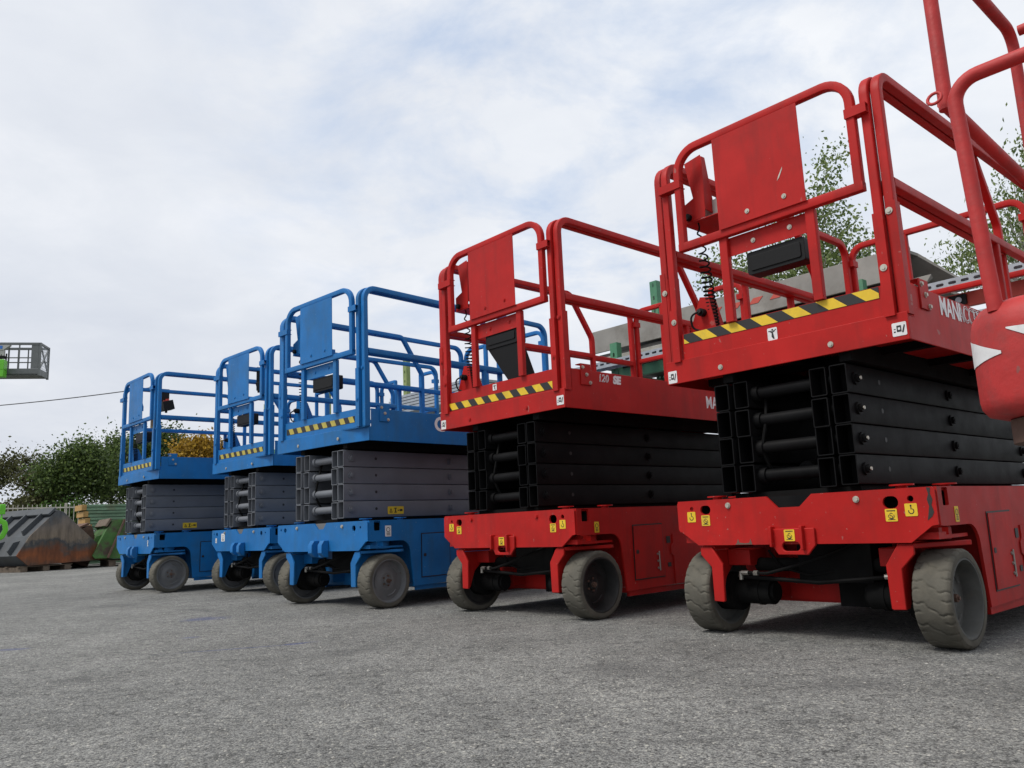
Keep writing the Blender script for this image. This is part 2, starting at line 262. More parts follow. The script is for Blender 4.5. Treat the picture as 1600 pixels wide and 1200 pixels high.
# ------------------------------------------------------------------ mesh helpers
class MB:
    def __init__(s): s.v = []; s.f = []; s.m = []; s.mi = 0
    def add(s, vs, fs):
        o = len(s.v); s.v += [tuple(v) for v in vs]
        for f in fs: s.f.append(tuple(o + i for i in f)); s.m.append(s.mi)
        return s
    def box(s, x0, x1, y0, y1, z0, z1):
        vs = [(x, y, z) for z in (z0, z1) for y in (y0, y1) for x in (x0, x1)]
        return s.add(vs, [(0, 2, 3, 1), (4, 5, 7, 6), (0, 1, 5, 4), (2, 6, 7, 3), (0, 4, 6, 2), (1, 3, 7, 5)])
    def obox(s, c, ax, ay, az, hx, hy, hz):
        c = Vector(c); ax, ay, az = (Vector(a).normalized() for a in (ax, ay, az))
        vs = [c + ax * hx * i + ay * hy * j + az * hz * k for k in (-1, 1) for j in (-1, 1) for i in (-1, 1)]
        return s.add(vs, [(0, 2, 3, 1), (4, 5, 7, 6), (0, 1, 5, 4), (2, 6, 7, 3), (0, 4, 6, 2), (1, 3, 7, 5)])
    def bar(s, a, b, w, h, up=(0, 0, 1)):
        a, b = Vector(a), Vector(b); d = (b - a); L = d.length; d.normalize(); u = Vector(up)
        if abs(d.dot(u)) > 0.98: u = Vector((0, 1, 0))
        x = d.cross(u).normalized(); y = x.cross(d)
        return s.obox((a + b) / 2, x, d, y, w / 2, L / 2, h / 2)
    def prism(s, loops, plane, c0, c1):
        """loops: outer outline then holes, 2-D; plane 'xz','yz','xy'; extruded c0..c1 along the third axis"""
        def P(p, c): return {'xz': (p[0], c, p[1]), 'yz': (c, p[0], p[1]), 'xy': (p[0], p[1], c)}[plane]
        pts = [q for l in loops for q in l]; n = len(pts)
        ed = []; o = 0
        for l in loops: ed += [(o + i, o + (i + 1) % len(l)) for i in range(len(l))]; o += len(l)
        dv, de, df, ov, oe, of_ = delaunay_2d_cdt([Vector((p[0], p[1])) for p in pts], ed, [], 0, 1e-7)
        def inside(q):
            k = False
            for l in loops:
                for i in range(len(l)):
                    a, c = l[i], l[i - 1]
                    if (a[1] > q[1]) != (c[1] > q[1]) and q[0] < (c[0] - a[0]) * (q[1] - a[1]) / (c[1] - a[1]) + a[0]: k = not k
            return k
        if df and all(len(i) for i in ov): tri = [tuple(ov[i][0] for i in f) for f in df if inside((sum(dv[i].x for i in f) / len(f), sum(dv[i].y for i in f) / len(f)))]
        else: tri = tessellate_polygon([[Vector((p[0], p[1], 0)) for p in l] for l in loops])
        fs = [t for t in tri] + [tuple(i + n for i in t[::-1]) for t in tri]
        o = 0
        for l in loops:
            k = len(l)
            for i in range(k): fs.append((o + i, o + (i + 1) % k, o + (i + 1) % k + n, o + i + n))
            o += k
        return s.add([P(p, c0) for p in pts] + [P(p, c1) for p in pts], fs)
    def cyl(s, a, b, r, r2=None, n=16, caps=True):
        a, b = Vector(a), Vector(b); r2 = r if r2 is None else r2; d = (b - a).normalized()
        u = d.orthogonal().normalized(); w = d.cross(u); vs = []
        for c, rr in ((a, r), (b, r2)):
            for i in range(n):
                t = 2 * math.pi * i / n; vs.append(c + (u * math.cos(t) + w * math.sin(t)) * rr)
        fs = [(i, (i + 1) % n, n + (i + 1) % n, n + i) for i in range(n)]
        if caps: fs += [tuple(range(n))[::-1], tuple(range(n, 2 * n))]
        return s.add(vs, fs)
    def sweep(s, path, r=0.02, n=10, normal=None, w=None, h=None, cr=0.17, closed=False, radii=None):
        """round tube, or with normal (path's plane normal) a rounded rectangle w (along normal) x h"""
        P = [Vector(p) for p in path]; N = len(P); prof = []
        if w is None: prof = [(math.cos(2 * math.pi * i / n), math.sin(2 * math.pi * i / n)) for i in range(n)]
        else:
            rr = cr * min(w, h)
            for sx, sy, a0 in ((1, 1, 0), (-1, 1, 90), (-1, -1, 180), (1, -1, 270)):
                for k in range(4):
                    a = R(a0 + 30 * k); prof.append((sx * (w / 2 - rr) + rr * math.cos(a), sy * (h / 2 - rr) + rr * math.sin(a)))
        n = len(prof); vs = []; u = None
        for i in range(N):
            t0 = (P[i] - P[i - 1]) if (i > 0 or closed) else (P[1] - P[0]); t1 = (P[(i + 1) % N] - P[i]) if (i < N - 1 or closed) else (P[-1] - P[-2])
            t0 = t0.normalized(); t1 = t1.normalized(); t = (t0 + t1).normalized()
            k = 1.0 / max(0.35, math.sqrt(max(0.0, (1 + t0.dot(t1)) / 2)))
            if normal is not None: u = Vector(normal).normalized(); v = t.cross(u).normalized(); kk = k
            else:
                if u is None: u = t.orthogonal().normalized()
                u = (u - t * u.dot(t)).normalized(); v = t.cross(u); kk = 1.0
            q = 1.0 if w is not None else (radii[i] if radii else r)
            for a, b in prof: vs.append(P[i] + u * a * q + v * b * q * kk)
        fs = []
        for i in range(N if closed else N - 1):
            j = (i + 1) % N
            for k in range(n): fs.append((i * n + k, i * n + (k + 1) % n, j * n + (k + 1) % n, j * n + k))
        if not closed: fs += [tuple(range(n))[::-1], tuple(range((N - 1) * n, N * n))]
        return s.add(vs, fs)
    def xf(s, fn): s.v = [tuple(fn(*p)) for p in s.v]; return s
    def mesh(s, name, mats, smooth=35):
        me = bpy.data.meshes.new(name); me.from_pydata(s.v, [], s.f)
        for m in (mats if isinstance(mats, (list, tuple)) else [mats]): me.materials.append(m)
        me.polygons.foreach_set('material_index', s.m)
        bm = bmesh.new(); bm.from_mesh(me); bmesh.ops.recalc_face_normals(bm, faces=bm.faces); bm.to_mesh(me); bm.free()
        if smooth: me.shade_smooth(); me.set_sharp_from_angle(angle=R(smooth))
        me.update(); return me
def fillet(path, r, n=6):
    P = [Vector(p) for p in path]; out = [P[0]]
    rs = r if isinstance(r, (list, tuple)) else [r] * (len(P) - 2)
    for i in range(1, len(P) - 1):
        a = (P[i - 1] - P[i]).normalized(); b = (P[i + 1] - P[i]).normalized(); rr = rs[i - 1]
        if rr <= 0: out.append(P[i]); continue
        ang = a.angle(b); d = rr / math.tan(ang / 2); c = P[i] + (a + b).normalized() * (rr / math.sin(ang / 2))
        p0, p1 = P[i] + a * d - c, P[i] + b * d - c
        for k in range(n + 1): out.append(c + p0.normalized().slerp(p1.normalized(), k / n) * rr)
    out.append(P[-1]); return out
def rrect(x0, x1, z0, z1, r, n=4):
    out = []
    for cx, cz, a0 in ((x1 - r, z1 - r, 0), (x0 + r, z1 - r, 90), (x0 + r, z0 + r, 180), (x1 - r, z0 + r, 270)):
        for k in range(n + 1): a = R(a0 + 90 * k / n); out.append((cx + r * math.cos(a), cz + r * math.sin(a)))
    return out
def circ(x, z, r, n=12): return [(x + r * math.cos(2 * math.pi * i / n), z + r * math.sin(2 * math.pi * i / n)) for i in range(n)]
CACHE = {}
def link(name, me, parent=None, loc=None, rotz=None, bevel=0.0, label=None):
    o = bpy.data.objects.new(name, me); COL.objects.link(o)
    if parent is not None: o.parent = parent
    if loc is not None: o.location = loc
    if rotz is not None: o.rotation_euler = (0, 0, rotz)
    if bevel:
        b = o.modifiers.new('bevel', 'BEVEL'); b.width = bevel; b.segments = 2; b.limit_method = 'ANGLE'; b.angle_limit = R(40); b.harden_normals = False
    if label: o['label'] = label
    return o
def part(name, mb, mats, parent=None, bevel=0.0, smooth=35, loc=None, rotz=None, key=None, label=None):
    if key is not None and key in CACHE: me = CACHE[key]
    else:
        if callable(mb): mb = mb()
        me = mb.mesh(name, mats, smooth)
        if key is not None: CACHE[key] = me
    return link(name, me, parent, loc, rotz, bevel, label)
def empty(name, label, cat, loc=(0, 0, 0), rotz=0.0, group=None):
    o = bpy.data.objects.new(name, None); COL.objects.link(o); o.location = loc; o.rotation_euler = (0, 0, rotz); o.empty_display_size = 0.3
    return tag(o, label, cat, group)
def tag(o, label=None, cat=None, group=None, kind=None):
    if label: o['label'] = label
    if cat: o['category'] = cat
    if group: o['group'] = group
    if kind: o['kind'] = kind
    return o
def text_mesh(body, size, outline=0.0, bold=0.0, shear=0.0, depth=0.0008, sx=1.0):
    cu = bpy.data.curves.new('lettering', 'FONT'); cu.body = body; cu.size = size; cu.shear = shear; cu.resolution_u = 4
    if outline: cu.fill_mode = 'NONE'; cu.bevel_depth = outline; cu.bevel_resolution = 0; cu.offset = bold
    else: cu.extrude = depth; cu.offset = bold
    o = bpy.data.objects.new('lettering', cu); COL.objects.link(o)
    dg = bpy.context.evaluated_depsgraph_get(); dg.update()
    me = bpy.data.meshes.new_from_object(o.evaluated_get(dg)); bpy.data.objects.remove(o); bpy.data.curves.remove(cu)
    me.name = 'lettering'; me.materials.clear()
    for v in me.vertices: v.co.x *= sx
    return me

# ------------------------------------------------------------------ ground
g = MB(); g.add([(-400, -60, 0), (400, -60, 0), (400, 700, 0), (-400, 700, 0)], [(0, 1, 2, 3)])
tag(part('ground', g, M['ground'], smooth=0), kind='structure')

# ------------------------------------------------------------------ scissor lifts
W = 1.16; L = 2.25
def tyre_mb():
    b = MB(); NT, NU = 320, 26; Rr, wd = 0.182, 0.135; vs = []; fs = []
    pitch = 2 * math.pi / 14
    for i in range(NT):
        th = 2 * math.pi * i / NT
        for j in range(NU + 1):
            u = j / NU; x = (u - 0.5) * wd
            e = max(0.0, abs(u - 0.5) * 2 - 0.84) / 0.16; r = Rr - 0.012 * e * e
            ph = 0.0 if u < 0.30 else (0.5 if u > 0.70 else (u - 0.30) / 0.40 * 0.5)
            ph += 0.10 * (1 - abs(((u * 6.6) % 2) - 1))
            d = ((th / pitch - ph) % 1.0); d = min(d, 1 - d) * pitch * Rr
            d2 = ((th / pitch - ph * (-1) - 0.5) % 1.0); d2 = min(d2, 1 - d2) * pitch * Rr
            g1 = min(1.0, 1.6 * max(0.0, 1 - d / 0.0048)); g2 = min(1.0, 1.6 * max(0.0, 1 - d2 / 0.0048)) * (1.0 if (u < 0.22 or u > 0.78) else 0.0)
            r -= 0.0045 * max(g1, g2)
            vs.append((x, r * math.cos(th), r * math.sin(th)))
    n = NU + 1
    for i in range(NT):
        k = (i + 1) % NT
        for j in range(NU): fs.append((i * n + j, i * n + j + 1, k * n + j + 1, k * n + j))
    b.add(vs, fs)
    for sx in (-1, 1):       # sidewalls
        rings = [(wd / 2, 0.170), (wd / 2 + 0.001, 0.162), (wd / 2 - 0.001, 0.1485)]
        ring = []; NN = 80
        for xx, rr in rings: ring += [(sx * xx, rr * math.cos(2 * math.pi * q / NN), rr * math.sin(2 * math.pi * q / NN)) for q in range(NN)]
        ff = []
        for a in range(len(rings) - 1):
            for q in range(NN): ff.append((a * NN + q, a * NN + (q + 1) % NN, (a + 1) * NN + (q + 1) % NN, (a + 1) * NN + q))
        b.add(ring, ff)
    return b
def rim_mb(dish):
    b = MB(); prof = [(-0.066, 0.1488), (0.064, 0.1488), (0.066, 0.147), (0.066, 0.141), (0.060, 0.138), (0.0655 - dish, 0.131), (0.0655 - dish, 0.075), (0.069 - dish, 0.070), (0.069 - dish, 0.048), (0.0655 - dish, 0.044), (0.0655 - dish, 0.026), (0.078 - dish, 0.024), (0.08 - dish, 0.012), (0.08 - dish, 0.0005)]
    n = 64; vs = [(x, r * math.cos(2 * math.pi * q / n), r * math.sin(2 * math.pi * q / n)) for x, r in prof for q in range(n)]
    fs = [(a * n + q, a * n + (q + 1) % n, (a + 1) * n + (q + 1) % n, (a + 1) * n + q) for a in range(len(prof) - 1) for q in range(n)]
    b.add(vs, fs)
    bk = [(-0.066, 0.1488), (-0.066, 0.140), (0.03 - dish, 0.128), (0.03 - dish, 0.001)]
    vs = [(x, r * math.cos(2 * math.pi * q / n), r * math.sin(2 * math.pi * q / n)) for x, r in bk for q in range(n)]
    fs = [(a * n + q, a * n + (q + 1) % n, (a + 1) * n + (q + 1) % n, (a + 1) * n + q) for a in range(len(bk) - 1) for q in range(n)]
    b.add(vs, fs)
    for k in range(3):       # pressed ribs round the disc
        a0 = k * 2 * math.pi / 3 + 0.5
        pts = [(0.0665 - dish, 0.101 * math.cos(a0 + t), 0.101 * math.sin(a0 + t)) for t in np.linspace(0, 0.9, 8)]
        b.sweep(pts, r=0.006, n=8)
    return b
def hub_mb(dish):
    b = MB(); x = 0.08 - dish
    b.cyl((x, 0, 0), (x + 0.014, 0, 0), 0.016, n=6); b.cyl((x, 0, 0), (x + 0.022, 0, 0), 0.007, n=10)
    for k in range(5):
        a = k * 2 * math.pi / 5; b.cyl((x - 0.016, 0.034 * math.cos(a), 0.034 * math.sin(a)), (x - 0.006, 0.034 * math.cos(a), 0.034 * math.sin(a)), 0.006, n=6)
    return b
def sticker_mb(w, h, kind):
    """flat decal in the xz plane facing -y, origin at its centre; slot 0 sheet, slot 1 print"""
    b = MB(); b.prism([rrect(-w / 2, w / 2, -h / 2, h / 2, min(w, h) * 0.08, 2)], 'xz', -0.0012, 0.0); b.mi = 1
    y0, y1 = -0.0018, -0.0012
    def arc(cx, cz, r, a0, a1, t): return [(cx + (r + s * t / 2) * math.cos(a), cz + (r + s * t / 2) * math.sin(a)) for s, A in ((1, np.linspace(a0, a1, 14)), (-1, np.linspace(a1, a0, 14))) for a in A]
    if kind == 'hook':
        b.prism([arc(0, -0.10 * h, 0.20 * h, R(-200), R(60), 0.07 * h)], 'xz', y0, y1); b.prism([rrect(-0.03 * w, 0.05 * w, 0.03 * h, 0.28 * h, 0.008 * w, 1)], 'xz', y0, y1); b.prism([circ(0, 0.33 * h, 0.07 * h)], 'xz', y0, y1)
    elif kind == 'tie':
        for zz in (0.36,): b.prism([rrect(-0.36 * w, 0.36 * w, zz * h - 0.02 * h, zz * h + 0.03 * h, 0.005 * w, 1)], 'xz', y0, y1)
        for k in range(6): b.prism([[(-0.34 * w + k * 0.12 * w, 0.29 * h), (-0.29 * w + k * 0.12 * w, 0.29 * h), (-0.25 * w + k * 0.12 * w, 0.34 * h), (-0.30 * w + k * 0.12 * w, 0.34 * h)]], 'xz', y0, y1)
        b.prism([arc(0, -0.08 * h, 0.22 * h, R(150), R(390), 0.05 * h)], 'xz', y0, y1); b.prism([arc(0.0, 0.05 * h, 0.11 * h, R(20), R(270), 0.05 * h)], 'xz', y0, y1); b.prism([arc(0.0, -0.15 * h, 0.10 * h, R(-160), R(90), 0.05 * h)], 'xz', y0, y1)
        b.prism([[(-0.3 * w, -0.38 * h), (0.3 * w, -0.38 * h), (0.3 * w, -0.33 * h), (-0.3 * w, -0.33 * h)]], 'xz', y0, y1)
    elif kind == 'man':
        b.prism([[(0.06 * w, -0.42 * h), (0.2 * w, -0.42 * h), (0.08 * w, 0.1 * h), (0.3 * w, 0.22 * h), (0.26 * w, 0.3 * h), (0.02 * w, 0.2 * h), (-0.2 * w, 0.3 * h), (-0.26 * w, 0.22 * h), (-0.06 * w, 0.06 * h), (-0.1 * w, -0.2 * h)]], 'xz', y0, y1)
        b.prism([circ(0.03 * w, 0.33 * h, 0.08 * h)], 'xz', y0, y1); b.prism([rrect(-0.38 * w, -0.26 * w, 0.2 * h, 0.3 * h, 0.01 * w, 1)], 'xz', y0, y1); b.prism([rrect(0.3 * w, 0.4 * w, 0.26 * h, 0.36 * h, 0.01 * w, 1)], 'xz', y0, y1)
    elif kind == 'key':
        b.prism([rrect(-0.18 * w, 0.14 * w, -0.2 * h, 0.28 * h, 0.03 * w, 2), rrect(-0.10 * w, 0.06 * w, -0.05 * h, 0.14 * h, 0.02 * w, 2)], 'xz', y0, y1)
        b.prism([[(0.16 * w, -0.26 * h), (0.26 * w, -0.3 * h), (0.42 * w, 0.24 * h), (0.34 * w, 0.3 * h)]], 'xz', y0, y1); b.prism([rrect(-0.4 * w, -0.26 * w, -0.22 * h, -0.12 * h, 0.01 * w, 1)], 'xz', y0, y1); b.prism([rrect(-0.38 * w, -0.25 * w, 0.0, 0.06 * h, 0.01 * w, 1)], 'xz', y0, y1)
    elif kind == 'crush':
        b.prism([[(-0.4 * w, -0.3 * h), (-0.2 * w, -0.3 * h), (-0.3 * w, 0.3 * h)], [(-0.345 * w, -0.2 * h), (-0.255 * w, -0.2 * h), (-0.3 * w, 0.12 * h)]], 'xz', y0, y1)
        b.prism([rrect(-0.1 * w, 0.06 * w, 0.2 * h, 0.32 * h, 0.01 * w, 1)], 'xz', y0, y1); b.prism([rrect(-0.1 * w, 0.06 * w, -0.32 * h, -0.2 * h, 0.01 * w, 1)], 'xz', y0, y1); b.prism([rrect(-0.05 * w, 0.01 * w, -0.19 * h, 0.19 * h, 0.01 * w, 1)], 'xz', y0, y1)
        b.prism([rrect(0.12 * w, 0.20 * w, -0.08 * h, 0.04 * h, 0.01 * w, 1)], 'xz', y0, y1); b.prism([rrect(0.24 * w, 0.42 * w, -0.14 * h, 0.14 * h, 0.02 * w, 1)], 'xz', y0, y1)
    elif kind == 'plate':
        b.prism([arc(0, 0.12 * h, 0.2 * h, R(0), R(360), 0.05 * h)], 'xz', y0, y1)
        for k in range(3): b.prism([rrect(-0.3 * w, 0.3 * w, -0.2 * h - k * 0.09 * h, -0.16 * h - k * 0.09 * h, 0.004 * w, 1)], 'xz', y0, y1)
    return b
def sticker(parent, w, h, kind, color, loc, side=False, label=None):
    o = part('warning_sticker' if color == 'yellow' else 'white_sticker', lambda: sticker_mb(w, h, kind), [M[color], M['ink']], parent, key=('st', round(w, 3), round(h, 3), kind, color), smooth=0, loc=loc, label=label)
    if side: o.rotation_euler = (0, 0, R(90))
    return o
def hazard_mb(w, h, n, x_start, stripe, lean):
    """strip of black film with slanted yellow bars; origin left-bottom, xz plane facing -y"""
    b = MB(); b.prism([[(0, 0), (w, 0), (w, h), (0, h)]], 'xz', -0.0012, 0.0); b.mi = 1
    def clip(poly, a, sgn):
        out = []
        for i in range(len(poly)):
            p, q = poly[i], poly[(i + 1) % len(poly)]; ip, iq = sgn * (p[0] - a) >= 0, sgn * (q[0] - a) >= 0
            if ip: out.append(p)
            if ip != iq: t = (a - p[0]) / (q[0] - p[0]); out.append((a, p[1] + t * (q[1] - p[1])))
        return out
    x = x_start
    while x < w + h:
        p = [(x + lean * h, 0.001), (x + stripe + lean * h, 0.001), (x + stripe, h - 0.001), (x, h - 0.001)]
        p = clip(clip(p, 0.001, 1), w - 0.001, -1)
        if len(p) >= 3: b.prism([p], 'xz', -0.0019, -0.0012)
        x += 2 * stripe
    return b
def hexbolt(b, c, d, r=0.011, t=0.008, washer=0.017):
    c = Vector(c); d = Vector(d).normalized(); b.cyl(c, c + d * 0.003, washer, n=18); b.cyl(c + d * 0.003, c + d * (0.003 + t), r, n=6)

def make_lift(x, y, yaw, label, colour, group, cfg):
    root = empty('scissor_lift', label, 'scissor lift', (x, y, 0), yaw, group)
    C_ = M[colour]; red = colour == 'red'; S_ = M['black'] if red else M['grey']
    K = lambda n: (n, colour)
    zc, zb = 0.596, 0.395
    # ---- chassis: front plate with real slots, side panels with wheel arches, top skin, inner walls
    def chassis():
        b = MB()
        notch = [(0.677, zc), (0.620, 0.547), (0.520, 0.547), (0.470, zc)] if red else [(0.665, zc), (0.625, 0.552), (0.553, 0.552), (0.505, zc)]
        if cfg.get('no_notch'): notch = []
        out = [(0.004, zc - 0.012), (0.004, 0.466), (0.108, zb), (W - 0.108, zb), (W - 0.027, 0.455), (W - 0.004, 0.458), (W - 0.004, zc - 0.012), (W - 0.014, zc)] + notch + [(0.014, zc)]
        hl = [rrect(0.131, 0.186, 0.533, 0.572, 0.019), circ(0.084, 0.560, 0.0095), rrect(0.963, 1.022, 0.523, 0.569, 0.022), circ(1.067, 0.556, 0.012)] if red else [circ(0.112, 0.555, 0.019), circ(0.052, 0.56, 0.009), circ(1.0, 0.548, 0.021), circ(1.075, 0.552, 0.009)]
        b.prism([out] + hl, 'xz', 0.0, 0.012)
        arch = [(0.012, zc), (0.012, 0.455)] + fillet([(0.05, 0.452, 0), (0.365, 0.452, 0), (0.395, 0.13, 0)], 0.085, 7)[0:]
        arch = [(p[0], p[1]) for p in arch]
        out2 = arch + [(0.80, 0.135), (L, 0.135), (L, zc)]
        slot = rrect(0.052, 0.108, 0.526, 0.592, 0.004, 1)
        for c0, c1 in ((W - 0.012, W), (0.0, 0.012)): b.prism([out2, slot], 'yz', c0, c1)
        b.box(0.012, W - 0.012, 0.05, L - 0.013, zc - 0.014, zc - 0.004)
        b.box(0.0, W, L - 0.012, L + 0.0, 0.135, zc - 0.016)
        b.box(W - 0.028, W - 0.013, 0.42, L - 0.02, 0.10, 0.13); b.box(0.013, 0.028, 0.42, L - 0.02, 0.10, 0.13)
        # rear service module standing 5 mm proud behind the step line
        for c0, c1 in ((W + 0.001, W + 0.006), (-0.006, -0.001)): b.prism([[(0.835, 0.14), (0.835, 0.30), (0.812, 0.315), (0.812, 0.36), (0.835, 0.375), (0.835, 0.43), (L, 0.445), (L, 0.14)]], 'yz', c0, c1)
        # wheel-box liners and front cross member
        b.box(0.30, 0.312, 0.30, L - 0.1, 0.15, zc - 0.02); b.box(W - 0.312, W - 0.30, 0.30, L - 0.1, 0.15, zc - 0.02)
        b.box(0.013, 0.30, 0.42, 0.43, 0.15, zc - 0.02); b.box(W - 0.30, W - 0.013, 0.42, 0.43, 0.15, zc - 0.02)
        b.box(0.3125, W - 0.3125, 0.40, 0.412, 0.13, 0.50); b.box(0.014, W - 0.014, 0.415, 0.427, 0.12, 0.149)
        b.box(0.02, W - 0.02, 0.03, 0.10, 0.405, 0.43)
        # pivot housings above the steering arms
        for xx in (0.085, W - 0.085):
            b.cyl((xx, 0.19, 0.40), (xx, 0.19, 0.50), 0.045, n=20); b.box(xx - 0.06, xx + 0.06, 0.05, 0.32, 0.405, 0.418); b.box(xx - 0.055, xx + 0.055, 0.06, 0.09, 0.418, 0.446); b.box(xx - 0.055, xx + 0.055, 0.15, 0.18, 0.418, 0.446)
        # lifting knobs on top
        for xx, yy in ((W - 0.10, 0.36), (W - 0.16, 0.10), (0.16, 0.10), (0.1, 0.36)): b.cyl((xx, yy, zc - 0.004), (xx, yy, zc + 0.012), 0.022, n=18); b.cyl((xx, yy, zc + 0.012), (xx, yy, zc + 0.018), 0.045, n=20)
        return b
    ch = part('chassis', chassis, C_, root, key=('chassis', colour, bool(cfg.get('no_notch'))))
    def tow():
        b = MB()
        if red:
            pl = [(0.490, 0.46), (0.490, 0.385), (0.512, 0.353), (0.645, 0.352), (0.680, 0.390), (0.680, 0.46)]
            b.prism([pl, rrect(0.533, 0.613, 0.368, 0.404, 0.017)], 'xz', -0.014, -0.001)
            b.box(0.486, 0.498, -0.034, -0.001, 0.385, 0.470); b.box(0.625, 0.637, -0.034, -0.001, 0.372, 0.470)
        else:
            for x0 in (0.52, 0.645): b.prism([[(-0.002, 0.472), (-0.040, 0.472), (-0.062, 0.44), (-0.062, 0.385), (-0.035, 0.358), (-0.002, 0.352)]], 'yz', x0, x0 + 0.05)
            b.box(0.571, 0.644, -0.012, -0.002, 0.352, 0.45)
        return b
    part('tow_bracket', tow, C_, ch, bevel=0.003, key=K('tow'))
    def notch():
        b = MB(); b.box(0.43, 0.72, 0.0125, 0.045, 0.53, zc - 0.002); return b
    if not cfg.get('no_notch'): part('frame_crossbar', notch, S_ if red else M['rimgrey'], ch, key=K('notch'))
    def under():
        b = MB(); b.box(0.33, W - 0.33, 0.43, L - 0.08, 0.15, 0.57); b.box(0.50, W - 0.34, 0.16, 0.38, 0.23, 0.46); b.box(0.60, 0.78, 0.30, 0.38, 0.12, 0.229); b.box(0.02, W - 0.02, 0.12, 0.39, 0.50, 0.575)
        b.cyl((0.28, 0.20, 0.30), (W - 0.28, 0.20, 0.30), 0.030, n=14); return b
    def slit_filler():
        b = MB(); b.box(0.285, 0.86, 0.06, 2.1, zc - 0.0035, 0.618); return b  # dark box added to close the bright slit below the scissor pack
    part('dark_slit_filler', slit_filler, M['dark'], ch, key='slit_filler')
    part('drive_unit', under, M['dark'], ch, key='under')
    def door():
        b = MB(); b.prism([[(0.47, 0.19), (0.735, 0.192), (0.735, 0.49), (0.475, 0.488)]], 'yz', W + 0.0035, W + 0.0065); b.mi = 1
        b.prism([[(0.463, 0.183), (0.742, 0.185), (0.742, 0.497), (0.468, 0.495)]], 'yz', W + 0.0008, W + 0.0028)
        b.prism([rrect(0.484, 0.508, 0.33, 0.352, 0.004, 1)], 'yz', W + 0.0072, W + 0.0085); b.prism([rrect(0.775, 0.812, 0.378, 0.418, 0.003, 1)], 'yz', W + 0.0010, W + 0.0030); b.prism([rrect(0.775, 0.806, 0.24, 0.265, 0.003, 1)], 'yz', W + 0.0010, W + 0.0030)
        return b
    dr = part('side_door', door, [C_, M['ink']], ch, key=K('door'))
    def hinge():
        b = MB(); b.cyl((W + 0.010, 0.690, 0.225), (W + 0.010, 0.690, 0.335), 0.004, n=8)
        for z in (0.24, 0.28, 0.32): hexbolt(b, (W + 0.0066, 0.675, z), (1, 0, 0), 0.005, 0.003, 0.007)
        return b
    if red: part('hinge', hinge, M['brass'], dr, key='hinge')
    def bolt(parent, pts, d, r, t, w, m):
        def f():
            b = MB(); b.cyl((0, 0, 0), Vector(d) * (0.003 + t), r, n=6); b.cyl((0, 0, 0), Vector(d) * 0.003, w, n=16); return b
        for p in pts: part('bolt', f, m, parent, key=('bolt', d, r, t, w, m.name), loc=p)
    bm_ = M['zinc'] if cfg.get('bright_pins') else C_
    bolt(ch, ((0.28, -0.0005, 0.567), (0.862, -0.0005, 0.564)), (0, -1, 0), 0.010, 0.006, 0.013, C_ if (red and cfg.get('painted_bolts')) else M['zinc'])
    # ---- stickers on the chassis
    if red:
        for xx, zz, k in ((0.081, 0.523, 'hook'), (0.157, 0.505, 'tie'), (0.991, 0.498, 'tie'), (1.066, 0.515, 'hook')): sticker(ch, 0.045, 0.047, k, 'yellow', (xx, -0.0005, zz))
        sticker(ch, 0.047, 0.047, 'tie', 'yellow', (0.571, -0.0145, 0.432))
        sticker(ch, 0.036, 0.058, 'plate', 'yellow', (W + 0.0005, 0.168, 0.492), side=True)
    elif cfg.get('side_plate'): sticker(ch, 0.052, 0.075, 'plate', 'white', (W + 0.0005, 0.172, 0.52), side=True)
    if cfg.get('front_plate'):
        sticker(ch, 0.075, 0.075, 'plate', 'white', (0.245, -0.0005, 0.525)); sticker(ch, 0.03, 0.045, 'hook', 'white', (0.10, -0.0005, 0.497))
    if cfg.get('front_tag'): sticker(ch, 0.022, 0.06, 'hook', 'white', (0.98, -0.0005, 0.50))
    # ---- wheels
    rimm = M[cfg['rim']]; dish = cfg['dish']
    for wx, wy, flip, steer in ((W - 0.068, 0.182, 0, 0), (0.068, 0.182, 1, 0), (W - 0.068, 1.95, 0, 0), (0.068, 1.95, 1, 0)):
        wh = part('wheel', lambda: rim_mb(dish), rimm, root, key=('rim', cfg['rim'], dish), loc=(wx, wy, 0.182), rotz=(math.pi if flip else 0) + cfg.get('steer', 0) * (1 if wy < 1 else 0), smooth=40)
        part('tyre', tyre_mb, M['rubber'], wh, key='tyre', smooth=50)
        part('hub', lambda: hub_mb(dish), M['rustbrown'], wh, key=('hub', dish))
    # ---- steering arms hooked over the front wheels
    def arm(sgn):
        def f():
            b = MB(); X = (lambda v: v) if sgn > 0 else (lambda v: W - v)
            fp = [(0.945, 0.152), (0.952, 0.148), (1.000, 0.150), (1.000, 0.298), (1.052, 0.352), (1.052, 0.386), (0.992, 0.386), (0.942, 0.312)]
            if sgn < 0: fp = [(X(a) - 0.0, c) for a, c in fp][::-1]
            b.prism([fp], 'xz', 0.010, 0.024)
            tp = [(0.985, 0.0245), (1.052, 0.0245), (1.158, 0.285), (1.140, 0.325), (0.985, 0.345)]; tp = tp if sgn > 0 else [(X(a), c) for a, c in tp][::-1]; b.prism([tp], 'xy', 0.3735, 0.392)
            x0, x1 = sorted((X(0.985), X(0.997))); b.prism([[(0.0245, 0.15), (0.06, 0.15), (0.10, 0.25), (0.17, 0.31), (0.30, 0.371), (0.0245, 0.371)]], 'yz', x0, x1)
            x0, x1 = sorted((X(0.87), X(0.984))); b.box(x0, x1, 0.12, 0.26, 0.30, 0.371)
            return b
        return f
    for sg in (1, -1): part('steering_arm', arm(sg), C_, root, bevel=0.003, key=('arm', colour, sg))
